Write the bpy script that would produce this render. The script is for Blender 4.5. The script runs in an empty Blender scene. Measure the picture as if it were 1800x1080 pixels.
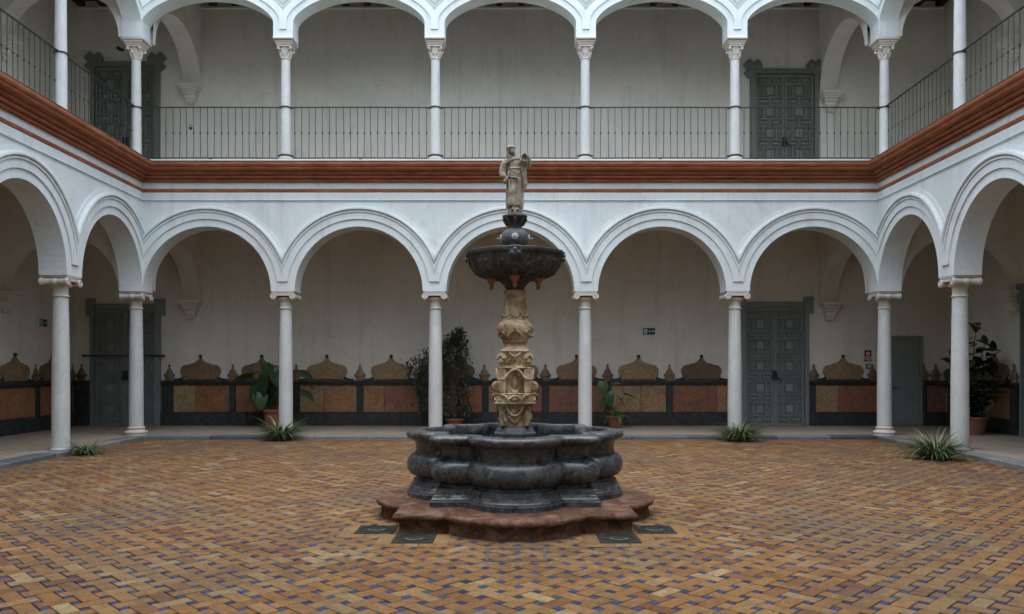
import bpy, bmesh, math, random
from mathutils import Matrix, Vector, noise as mnoise
random.seed(7)
sc = bpy.context.scene
C = sc.collection
PI = math.pi
R = math.radians

# ---------------------------------------------------------------- camera, sky, sun, exposure
EYE = 1.58
cam = bpy.data.cameras.new('camera')
cam.sensor_width = 36.0
cam.lens = 1374 / 1800 * 36
cam.shift_x = 3 / 1800
cam.shift_y = 105 / 1800
cam.clip_start = 0.1
cam.clip_end = 500
camo = bpy.data.objects.new('camera', cam)
camo.location = (0, 0, EYE)
camo.rotation_euler = (R(90), 0, 0)
C.objects.link(camo)
sc.camera = camo

SUN_EL, SUN_AZ = R(84), R(190)
w = bpy.data.worlds.new('World'); sc.world = w; w.use_nodes = True
nt = w.node_tree; nt.nodes.clear()
sky = nt.nodes.new('ShaderNodeTexSky'); sky.sky_type = 'NISHITA'; sky.sun_disc = False
sky.sun_elevation = SUN_EL; sky.sun_rotation = SUN_AZ
sky.air_density = 1.0; sky.dust_density = 1.0; sky.ozone_density = 1.0
hsv = nt.nodes.new('ShaderNodeHueSaturation'); hsv.inputs['Saturation'].default_value = 0.50
bg = nt.nodes.new('ShaderNodeBackground'); bg.inputs['Strength'].default_value = 0.15
out = nt.nodes.new('ShaderNodeOutputWorld')
nt.links.new(sky.outputs[0], hsv.inputs['Color']); nt.links.new(hsv.outputs[0], bg.inputs[0]); nt.links.new(bg.outputs[0], out.inputs[0])
sl = bpy.data.lights.new('sun', 'SUN'); sl.energy = 0.5; sl.angle = R(80); sl.color = (1.0, 0.97, 0.93)
so = bpy.data.objects.new('sun', sl); C.objects.link(so)
so.location = (0, 0, 30)
# the sun stands behind the camera: azimuth measured as in the sky texture
sd = Vector((math.sin(SUN_AZ) * math.cos(SUN_EL), math.cos(SUN_AZ) * math.cos(SUN_EL), math.sin(SUN_EL)))
so.rotation_euler = sd.to_track_quat('Z', 'Y').to_euler()
sc.view_settings.view_transform = 'Standard'
sc.view_settings.look = 'None'
sc.view_settings.gamma = 1
sc.view_settings.exposure = 2.2
sc.view_settings.use_curve_mapping = False
sc.cycles.max_bounces = 10
sc.cycles.diffuse_bounces = 8

# ---------------------------------------------------------------- materials
def hexlin(r, g, b):
    f = lambda c: c / 12.92 if c <= 0.04045 else ((c + 0.055) / 1.055) ** 2.4
    return (f(r / 255), f(g / 255), f(b / 255), 1)

class Mat:
    """small builder for node materials"""
    def __init__(s, name, rough=0.8, spec=0.3):
        s.m = bpy.data.materials.new(name); s.m.use_nodes = True
        s.t = s.m.node_tree; s.b = s.t.nodes['Principled BSDF']
        s.b.inputs['Roughness'].default_value = rough
        s.b.inputs['Specular IOR Level'].default_value = spec
        s.geo = s.t.nodes.new('ShaderNodeTexCoord')
        s.bumps = None
    def n(s, t, **k):
        x = s.t.nodes.new(t)
        for a, v in k.items(): setattr(x, a, v)
        return x
    def l(s, a, b): s.t.links.new(a, b)
    def co(s, scale=(1, 1, 1), coord='Object', rot=(0, 0, 0)):
        mp = s.n('ShaderNodeMapping'); mp.inputs['Scale'].default_value = scale; mp.inputs['Rotation'].default_value = rot
        if coord == 'World':
            g = s.n('ShaderNodeNewGeometry'); s.l(g.outputs['Position'], mp.inputs['Vector'])
        else: s.l(s.geo.outputs[coord], mp.inputs['Vector'])
        return mp.outputs[0]
    def noise(s, scale, detail=4, rough=0.6, vec=None, dist=0.0):
        x = s.n('ShaderNodeTexNoise'); x.inputs['Scale'].default_value = scale; x.inputs['Detail'].default_value = detail
        x.inputs['Roughness'].default_value = rough; x.inputs['Distortion'].default_value = dist
        if vec is not None: s.l(vec, x.inputs['Vector'])
        return x.outputs['Fac']
    def ramp(s, fac, stops, interp='LINEAR'):
        x = s.n('ShaderNodeValToRGB'); cr = x.color_ramp; cr.interpolation = interp
        while len(cr.elements) < len(stops): cr.elements.new(0.5)
        for e, (p, c) in zip(cr.elements, stops):
            e.position = p; e.color = c if len(c) == 4 else (*c, 1)
        s.l(fac, x.inputs[0]); return x.outputs[0]
    def mix(s, fac, a, b, mode='MIX'):
        x = s.n('ShaderNodeMix', data_type='RGBA', blend_type=mode)
        for sock, v in ((x.inputs[0], fac), (x.inputs[6], a), (x.inputs[7], b)):
            if isinstance(v, (int, float)): sock.default_value = v
            elif isinstance(v, tuple): sock.default_value = v if len(v) == 4 else (*v, 1)
            else: s.l(v, sock)
        return x.outputs[2]
    def math(s, op, a, b=0.0):
        x = s.n('ShaderNodeMath', operation=op)
        for sock, v in ((x.inputs[0], a), (x.inputs[1], b)):
            if isinstance(v, (int, float)): sock.default_value = v
            else: s.l(v, sock)
        return x.outputs[0]
    def col(s, c):
        if isinstance(c, tuple): s.b.inputs['Base Color'].default_value = c if len(c) == 4 else (*c, 1)
        else: s.l(c, s.b.inputs['Base Color'])
        return s
    def rough(s, fac): s.l(fac, s.b.inputs['Roughness'])
    def bump(s, fac, strength=0.3, dist=0.01):
        x = s.n('ShaderNodeBump'); x.inputs['Strength'].default_value = strength; x.inputs['Distance'].default_value = dist
        s.l(fac, x.inputs['Height'])
        if s.bumps is not None: s.l(s.bumps, x.inputs['Normal'])
        s.bumps = x.outputs[0]; s.l(s.bumps, s.b.inputs['Normal']); return s
    def tone(s):
        """a per-piece number: face attribute on joined meshes, custom property on single pieces"""
        a = s.n('ShaderNodeAttribute', attribute_name='tone'); a.attribute_type = 'GEOMETRY'
        b = s.n('ShaderNodeAttribute', attribute_name='tone'); b.attribute_type = 'OBJECT'
        return s.math('ADD', a.outputs['Fac'], b.outputs['Fac'])

M = {}
def plaster(name, base, dirt, seed=0.0, bumps=0.25):
    k = Mat(name, 0.92, 0.15)
    v = k.co((1, 1, 1), 'World')
    big = k.noise(0.55, 5, 0.65, v, 0.6)
    streak = k.noise(1.0, 5, 0.7, k.co((3.2, 3.2, 0.35), 'World'))
    fine = k.noise(38, 4, 0.7, v)
    c = k.mix(k.ramp(big, [(0.35, (0, 0, 0, 1)), (0.8, (1, 1, 1, 1))]), base, dirt)
    c = k.mix(k.math('MULTIPLY', k.ramp(streak, [(0.52, (0, 0, 0, 1)), (0.80, (1, 1, 1, 1))]), 0.8), c, tuple(0.84 * d for d in dirt))
    blot = k.noise(2.3, 7, 0.75, v, 1.2)
    c = k.mix(k.math('MULTIPLY', k.ramp(blot, [(0.56, (0, 0, 0, 1)), (0.66, (1, 1, 1, 1))]), 0.42), c, tuple(0.78 * d for d in dirt))
    c = k.mix(0.10, c, k.ramp(fine, [(0.3, (0.3, 0.3, 0.3, 1)), (0.7, (1, 1, 1, 1))]), 'MULTIPLY')
    k.col(c)
    k.bump(k.noise(3.0, 6, 0.6, v), bumps, 0.05); k.bump(fine, 0.15, 0.01)
    return k.m
M['plaster'] = plaster('white_lime_plaster', (0.705, 0.765, 0.745), (0.59, 0.625, 0.60))
M['gallery'] = plaster('shade_tinted_plaster', (0.72, 0.69, 0.605), (0.60, 0.57, 0.495), 3, 0.35)  # the white plaster again, with the galleries' warm shade put into its colour
k = Mat('spandrel_stone', 0.9, 0.15)
k.col(k.mix(k.noise(6, 5, 0.7, k.co((1, 1, 1), 'World')), (0.42, 0.44, 0.40), (0.56, 0.58, 0.54))); k.bump(k.noise(20, 4), 0.4, 0.01); M['spandrel'] = k.m

def marble(name, base, vein, spk, scale=3.0, rough=0.55):
    k = Mat(name, rough, 0.35)
    v = k.co((1, 1, 0.45), 'Object')
    nz = k.noise(scale, 7, 0.65, v, 1.6)
    ve = k.ramp(k.math('ABSOLUTE', k.math('SUBTRACT', nz, 0.5)), [(0.0, (1, 1, 1, 1)), (0.022, (0, 0, 0, 1))])
    cl = k.noise(1.7, 4, 0.6, k.co((1, 1, 1), 'World'))
    c = k.mix(k.ramp(cl, [(0.35, (0, 0, 0, 1)), (0.7, (1, 1, 1, 1))]), base, tuple(b * 0.86 for b in base[:3]))
    c = k.mix(k.math('MULTIPLY', ve, 0.42), c, vein)
    sp = k.noise(85, 3, 0.7, k.co((1, 1, 1), 'World'))
    c = k.mix(k.ramp(sp, [(0.56, (0, 0, 0, 1)), (0.72, (1, 1, 1, 1))]), c, spk)
    k.col(c); k.bump(sp, 0.25, 0.006); k.bump(nz, 0.2, 0.01)
    return k.m
M['marble'] = marble('white_veined_marble', (0.60, 0.615, 0.58), (0.34, 0.35, 0.34), (0.36, 0.36, 0.33))
M['capital'] = marble('cream_carved_marble', (0.62, 0.575, 0.49), (0.42, 0.37, 0.30), (0.36, 0.32, 0.26), 6)

k = Mat('terracotta_paint', 0.8, 0.25)
v = k.co((1, 1, 1), 'World')
st = k.noise(1.0, 6, 0.7, k.co((2.6, 2.6, 16), 'World'))
c = k.ramp(st, [(0.25, (0.17, 0.056, 0.022, 1)), (0.5, (0.30, 0.100, 0.040, 1)), (0.78, (0.43, 0.18, 0.085, 1))])
c = k.mix(k.ramp(k.noise(4, 6, 0.7, v), [(0.45, (0, 0, 0, 1)), (0.75, (1, 1, 1, 1))]), c, (0.20, 0.060, 0.032))
k.col(c); k.bump(k.noise(30, 4, 0.7, v), 0.4, 0.01); M['terracotta'] = k.m
k = Mat('mossy_top_grime', 0.95, 0.1)
k.col(k.ramp(k.noise(14, 6, 0.75, k.co((1, 1, 1), 'World')), [(0.3, (0.035, 0.035, 0.03, 1)), (0.55, (0.10, 0.095, 0.075, 1)), (0.8, (0.24, 0.23, 0.2, 1))])); k.bump(k.noise(40, 4), 0.6, 0.01); M['grime'] = k.m

k = Mat('wrought_iron', 0.55, 0.4); k.b.inputs['Metallic'].default_value = 0.4
k.col(k.mix(k.noise(30, 4, 0.7, k.co((1, 1, 1), 'World')), (0.018, 0.026, 0.028), (0.045, 0.05, 0.048))); M['iron'] = k.m
k = Mat('dark_timber', 0.8, 0.2)
k.col(k.ramp(k.noise(3, 5, 0.7, k.co((2, 12, 2), 'World')), [(0.3, (0.018, 0.012, 0.009, 1)), (0.7, (0.055, 0.036, 0.024, 1))])); M['timber'] = k.m

def paint(name, a, b):
    k = Mat(name, 0.62, 0.35)
    g = k.noise(2.0, 6, 0.7, k.co((14, 14, 1.2), 'World'))
    c = k.mix(g, a, b)
    c = k.mix(k.math('MULTIPLY', k.ramp(k.noise(5, 6, 0.75, k.co((1, 1, 1), 'World')), [(0.5, (0, 0, 0, 1)), (0.8, (1, 1, 1, 1))]), 0.5), c, tuple(0.55 * x for x in a))
    k.col(c); k.bump(g, 0.35, 0.008); return k.m
M['door_blue'] = paint('blue_grey_door_paint', (0.165, 0.190, 0.178), (0.26, 0.29, 0.272))
M['door_green'] = paint('grey_green_door_paint', (0.125, 0.140, 0.112), (0.215, 0.235, 0.195))

def stone_dark(name, base, light, vein, rough=0.45, vs=0.5):
    k = Mat(name, rough, 0.45)
    v = k.co((1, 1, 1), 'World')
    nz = k.noise(7, 8, 0.75, v, 1.0)
    c = k.ramp(nz, [(0.33, (*base, 1)), (0.70, (*light, 1))])
    n2 = k.noise(3.2, 8, 0.65, v, 2.2)
    ve = k.ramp(k.math('ABSOLUTE', k.math('SUBTRACT', n2, 0.5)), [(0.0, (1, 1, 1, 1)), (0.014, (0, 0, 0, 1))])
    c = k.mix(k.math('MULTIPLY', ve, vs), c, (*vein, 1))
    sp = k.noise(60, 3, 0.8, v)
    c = k.mix(k.math('MULTIPLY', k.ramp(sp, [(0.55, (0, 0, 0, 1)), (0.75, (1, 1, 1, 1))]), 0.4), c, (*[min(1, 1.7 * x) for x in light], 1))
    k.col(c); k.bump(nz, 0.25, 0.015); k.bump(sp, 0.3, 0.006)
    k.rough(k.ramp(nz, [(0.3, (rough - 0.12,) * 3), (0.7, (rough + 0.2,) * 3)]))
    return k.m
M['basin'] = stone_dark('black_veined_limestone', (0.009, 0.009, 0.009), (0.072, 0.080, 0.085), (0.26, 0.27, 0.27), 0.25, 0.5)
M['bowl'] = stone_dark('mossy_black_stone', (0.014, 0.014, 0.013), (0.085, 0.085, 0.076), (0.20, 0.20, 0.18), 0.8, 0.4)
M['bowl_grey'] = stone_dark('blue_grey_stone', (0.026, 0.030, 0.034), (0.105, 0.115, 0.122), (0.26, 0.26, 0.26), 0.6, 0.4)
M['dado_dark'] = stone_dark('black_dado_marble', (0.009, 0.010, 0.010), (0.036, 0.038, 0.036), (0.17, 0.17, 0.16), 0.6, 0.55)
M['rosette'] = stone_dark('pale_grey_carved_stone', (0.28, 0.27, 0.24), (0.5, 0.48, 0.43), (0.6, 0.6, 0.55), 0.8, 0.2)

k = Mat('red_marble', 0.8, 0.15)
v = k.co((1, 1, 1), 'World')
nz = k.noise(4, 7, 0.7, v, 1.0)
c = k.ramp(nz, [(0.30, (0.048, 0.022, 0.013, 1)), (0.48, (0.115, 0.056, 0.034, 1)), (0.66, (0.25, 0.160, 0.108, 1))])
sp = k.noise(45, 4, 0.8, v)
c = k.mix(k.math('MULTIPLY', k.ramp(sp, [(0.5, (0, 0, 0, 1)), (0.72, (1, 1, 1, 1))]), 0.45), c, (0.24, 0.18, 0.145))
k.col(c); k.bump(nz, 0.5, 0.03); k.bump(sp, 0.6, 0.012); k.bump(k.noise(16, 6, 0.8, v, 1.0), 0.9, 0.03); M['redstone'] = k.m

k = Mat('tan_carved_stone', 0.85, 0.25)
v = k.co((1, 1, 1), 'World')
nz = k.noise(5, 7, 0.7, v, 0.8)
c = k.ramp(nz, [(0.28, (0.115, 0.068, 0.034, 1)), (0.46, (0.34, 0.235, 0.13, 1)), (0.66, (0.64, 0.54, 0.385, 1))])
st = k.noise(2.0, 6, 0.75, k.co((9, 9, 0.9), 'World'))
c = k.mix(k.math('MULTIPLY', k.ramp(st, [(0.5, (0, 0, 0, 1)), (0.75, (1, 1, 1, 1))]), 0.65), c, (0.15, 0.090, 0.048))
k.col(c); k.bump(k.noise(22, 6, 0.75, v, 1.5), 0.7, 0.018); k.bump(k.noise(80, 3, 0.7, v), 0.4, 0.005); M['tan'] = k.m

k = Mat('weathered_statue_stone', 0.9, 0.2)
v = k.co((1, 1, 1), 'World')
c = k.ramp(k.noise(9, 7, 0.75, v, 0.6), [(0.28, (0.075, 0.064, 0.048, 1)), (0.5, (0.27, 0.232, 0.172, 1)), (0.70, (0.60, 0.54, 0.43, 1))])
c = k.mix(k.math('MULTIPLY', k.ramp(k.noise(2.0, 5, 0.7, k.co((16, 16, 1.5), 'World')), [(0.5, (0, 0, 0, 1)), (0.7, (1, 1, 1, 1))]), 0.6), c, (0.10, 0.085, 0.06))
k.col(c); k.bump(k.noise(60, 4, 0.7, v), 0.5, 0.006); M['statue'] = k.m

k = Mat('terracotta_pot', 0.85, 0.2)
k.col(k.mix(k.noise(6, 6, 0.7, k.co((1, 1, 1), 'World')), (0.17, 0.062, 0.035), (0.30, 0.125, 0.075))); k.bump(k.noise(30, 4), 0.3, 0.008); M['pot'] = k.m
k = Mat('orange_stone', 0.8, 0.25)
k.col(k.mix(k.noise(9, 6, 0.7, k.co((1, 1, 1), 'World')), (0.20, 0.070, 0.030), (0.42, 0.19, 0.09))); k.bump(k.noise(50, 4), 0.4, 0.006); M['orange'] = k.m
k = Mat('potting_soil', 0.95, 0.1); k.col(k.mix(k.noise(40, 4), (0.02, 0.015, 0.01), (0.07, 0.05, 0.035))); M['soil'] = k.m

# mottled dado marbles: tone picks yellow ... orange ... red, voronoi makes the breccia
def breccia(name, stops, dark):
    k = Mat(name, 0.5, 0.4)
    v = k.co((1, 1, 1), 'World')
    t = k.tone()
    nz = k.noise(2.6, 6, 0.7, v, 1.0)
    f = k.math('ADD', t, k.math('MULTIPLY', k.math('SUBTRACT', nz, 0.5), 1.5))
    c = k.ramp(f, stops)
    vo = k.n('ShaderNodeTexVoronoi', feature='DISTANCE_TO_EDGE'); vo.inputs['Scale'].default_value = 11; vo.inputs['Randomness'].default_value = 1
    wv = k.n('ShaderNodeTexNoise'); wv.inputs['Scale'].default_value = 9; k.l(v, wv.inputs['Vector'])
    va = k.n('ShaderNodeMix', data_type='RGBA', blend_type='ADD'); va.inputs[0].default_value = 0.12; k.l(v, va.inputs[6]); k.l(wv.outputs['Color'], va.inputs[7])
    k.l(va.outputs[2], vo.inputs['Vector'])
    c = k.mix(k.math('MULTIPLY', k.ramp(vo.outputs['Distance'], [(0.0, (1, 1, 1, 1)), (0.16, (0, 0, 0, 1))]), 0.45), c, dark)
    rust = k.noise(1.3, 6, 0.7, v, 1.5)
    c = k.mix(k.math('MULTIPLY', k.ramp(rust, [(0.48, (0, 0, 0, 1)), (0.66, (1, 1, 1, 1))]), 0.5), c, tuple(2.0 * d for d in dark))
    sp = k.noise(30, 5, 0.75, v)
    c = k.mix(0.8, c, k.ramp(sp, [(0.3, (0.45, 0.45, 0.45, 1)), (0.5, (1.0, 1.0, 1.0, 1)), (0.72, (1.45, 1.4, 1.3, 1))]), 'MULTIPLY')
    pale = k.ramp(k.noise(6, 5, 0.7, v, 1.0), [(0.56, (0, 0, 0, 1)), (0.66, (1, 1, 1, 1))])
    c = k.mix(k.math('MULTIPLY', pale, 0.22), c, (0.34, 0.29, 0.19))
    k.col(c); k.bump(sp, 0.2, 0.006); return k.m
M['panel'] = breccia('red_yellow_breccia', [(0.0, (0.37, 0.28, 0.145, 1)), (0.33, (0.37, 0.20, 0.090, 1)), (0.66, (0.31, 0.120, 0.056, 1)), (1.0, (0.24, 0.105, 0.075, 1))], (0.055, 0.028, 0.018))
M['crest'] = breccia('brown_breccia', [(0.0, (0.34, 0.235, 0.115, 1)), (0.5, (0.225, 0.145, 0.072, 1)), (1.0, (0.10, 0.066, 0.042, 1))], (0.085, 0.058, 0.034))

# floor bricks
k = Mat('worn_clay_brick', 0.85, 0.12)
v = k.co((1, 1, 1), 'World')
t = k.tone()
c = k.ramp(t, [(0.0, (0.098, 0.045, 0.022, 1)), (0.28, (0.152, 0.078, 0.031, 1)), (0.52, (0.186, 0.104, 0.040, 1)), (0.72, (0.195, 0.128, 0.060, 1)), (0.88, (0.235, 0.170, 0.085, 1)), (1.0, (0.26, 0.215, 0.125, 1))])
patch = k.noise(0.42, 5, 0.6, v, 0.4)
c = k.mix(k.math('MULTIPLY', k.ramp(patch, [(0.47, (0, 0, 0, 1)), (0.68, (1, 1, 1, 1))]), 0.75), c, (0.105, 0.080, 0.050))
pat2 = k.noise(1.1, 7, 0.72, v, 1.2)
c = k.mix(k.math('MULTIPLY', k.ramp(pat2, [(0.53, (0, 0, 0, 1)), (0.64, (1, 1, 1, 1))]), 0.55), c, (0.075, 0.058, 0.040))
sp = k.noise(55, 5, 0.8, v)
c = k.mix(0.75, c, k.ramp(sp, [(0.28, (0.38, 0.35, 0.33, 1)), (0.5, (1.0, 1.0, 1.0, 1)), (0.72, (1.5, 1.5, 1.45, 1))]), 'MULTIPLY')
bl = k.noise(11, 5, 0.7, v, 0.8)
c = k.mix(0.6, c, k.ramp(bl, [(0.32, (0.50, 0.48, 0.46, 1)), (0.52, (1, 1, 1, 1)), (0.72, (1.3, 1.28, 1.25, 1))]), 'MULTIPLY')
hole = k.ramp(k.noise(120, 2, 0.5, v), [(0.66, (0, 0, 0, 1)), (0.72, (1, 1, 1, 1))])
c = k.mix(k.math('MULTIPLY', hole, 0.7), c, (0.06, 0.035, 0.02))
k.col(c); k.bump(sp, 0.35, 0.006); k.bump(k.noise(9, 4, 0.6, v), 0.3, 0.02)
k.rough(k.ramp(patch, [(0.3, (0.88,) * 3), (0.8, (0.78,) * 3)])); M['brick'] = k.m
k = Mat('blue_glazed_tile', 0.62, 0.18)
t = k.tone()
c = k.ramp(t, [(0.0, (0.013, 0.016, 0.050, 1)), (0.4, (0.014, 0.026, 0.078, 1)), (0.75, (0.020, 0.042, 0.12, 1)), (0.9, (0.020, 0.046, 0.075, 1)), (1.0, (0.048, 0.024, 0.058, 1))])
sp = k.noise(60, 4, 0.8, k.co((1, 1, 1), 'World'))
c = k.mix(k.math('MULTIPLY', k.ramp(sp, [(0.58, (0, 0, 0, 1)), (0.78, (1, 1, 1, 1))]), 0.3), c, (0.10, 0.075, 0.065))
k.col(c); k.bump(sp, 0.25, 0.005); M['tile'] = k.m
k = Mat('dark_joint_mortar', 0.95, 0.1); k.col(k.mix(k.noise(20, 4, 0.7, k.co((1, 1, 1), 'World')), (0.020, 0.012, 0.008), (0.075, 0.045, 0.028))); M['mortar'] = k.m

k = Mat('gallery_clay_paving', 0.85, 0.15)
bt = k.n('ShaderNodeTexBrick'); bt.inputs['Scale'].default_value = 1.0
bt.inputs['Brick Width'].default_value = 0.29; bt.inputs['Row Height'].default_value = 0.145; bt.inputs['Mortar Size'].default_value = 0.006
bt.inputs['Color1'].default_value = (0.27, 0.21, 0.15, 1); bt.inputs['Color2'].default_value = (0.35, 0.28, 0.21, 1); bt.inputs['Mortar'].default_value = (0.09, 0.07, 0.05, 1)
k.l(k.co((1, 1, 1), 'World', (0, 0, R(45))), bt.inputs['Vector'])
c = k.mix(k.ramp(k.noise(0.9, 6, 0.65, k.co((1, 1, 1), 'World')), [(0.35, (0, 0, 0, 1)), (0.75, (1, 1, 1, 1))]), bt.outputs['Color'], (0.27, 0.24, 0.20))
k.col(c); k.bump(k.noise(30, 4, 0.7, k.co((1, 1, 1), 'World')), 0.3, 0.006); M['paving'] = k.m

k = Mat('blue_grey_kerb_stone', 0.55, 0.35)
t = k.tone(); v = k.co((1, 1, 1), 'World')
c = k.ramp(t, [(0.0, (0.050, 0.062, 0.078, 1)), (0.5, (0.14, 0.155, 0.165, 1)), (1.0, (0.26, 0.255, 0.235, 1))])
c = k.mix(0.6, c, k.ramp(k.noise(7, 7, 0.75, v, 0.8), [(0.3, (0.45, 0.45, 0.45, 1)), (0.7, (1.25, 1.25, 1.25, 1))]), 'MULTIPLY')
k.col(c); k.bump(k.noise(25, 5, 0.7, v), 0.4, 0.01); M['kerb'] = k.m

k = Mat('black_drain_slate', 0.9, 0.08); k.col(k.mix(k.noise(20, 5, 0.7, k.co((1, 1, 1), 'World')), (0.010, 0.012, 0.010), (0.042, 0.046, 0.040))); k.bump(k.noise(40, 4), 0.3, 0.006); M['drain'] = k.m
k = Mat('galvanised_steel', 0.5, 0.5); k.b.inputs['Metallic'].default_value = 0.6; k.col((0.12, 0.125, 0.125)); M['steel'] = k.m
def flat(name, c, rough=0.6):
    k = Mat(name, rough, 0.35); k.col(k.mix(k.noise(30, 3), tuple(x * 0.85 for x in c), c)); return k.m
M['sign_green'] = flat('sign_green', (0.012, 0.10, 0.055), 0.4)
M['sign_white'] = flat('sign_white', (0.62, 0.64, 0.62), 0.5)
M['sign_red'] = flat('sign_red', (0.25, 0.012, 0.015), 0.4)
M['sign_black'] = flat('black_plastic', (0.02, 0.02, 0.02), 0.5)
M['box_grey'] = flat('grey_plastic', (0.10, 0.10, 0.10), 0.5)

def leafmat(name, a, b, rough=0.45):
    k = Mat(name, rough, 0.4)
    t = k.tone()
    c = k.ramp(t, [(0.0, (*a, 1)), (1.0, (*b, 1))])
    c = k.mix(0.5, c, k.ramp(k.noise(14, 4, 0.7), [(0.3, (0.6, 0.6, 0.6, 1)), (0.7, (1.15, 1.15, 1.15, 1))]), 'MULTIPLY')
    k.col(c); k.b.inputs['Transmission Weight'].default_value = 0.0
    return k.m
M['leaf_grass'] = leafmat('striped_grass_leaf', (0.034, 0.072, 0.020), (0.25, 0.31, 0.14))
M['leaf_big'] = leafmat('dark_broad_leaf', (0.018, 0.048, 0.020), (0.085, 0.145, 0.036), 0.35)
M['leaf_ficus'] = leafmat('small_glossy_leaf', (0.014, 0.028, 0.012), (0.085, 0.110, 0.060), 0.35)
M['leaf_rubber'] = leafmat('rubber_leaf', (0.013, 0.026, 0.013), (0.055, 0.078, 0.040), 0.3)
k = Mat('bark', 0.9, 0.1); k.col(k.mix(k.noise(20, 5), (0.06, 0.045, 0.03), (0.16, 0.13, 0.095))); M['bark'] = k.m
k = Mat('still_water', 0.06, 0.5); k.col((0.018, 0.028, 0.026)); k.bump(k.noise(9, 3), 0.05, 0.01); M['water'] = k.m

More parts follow.
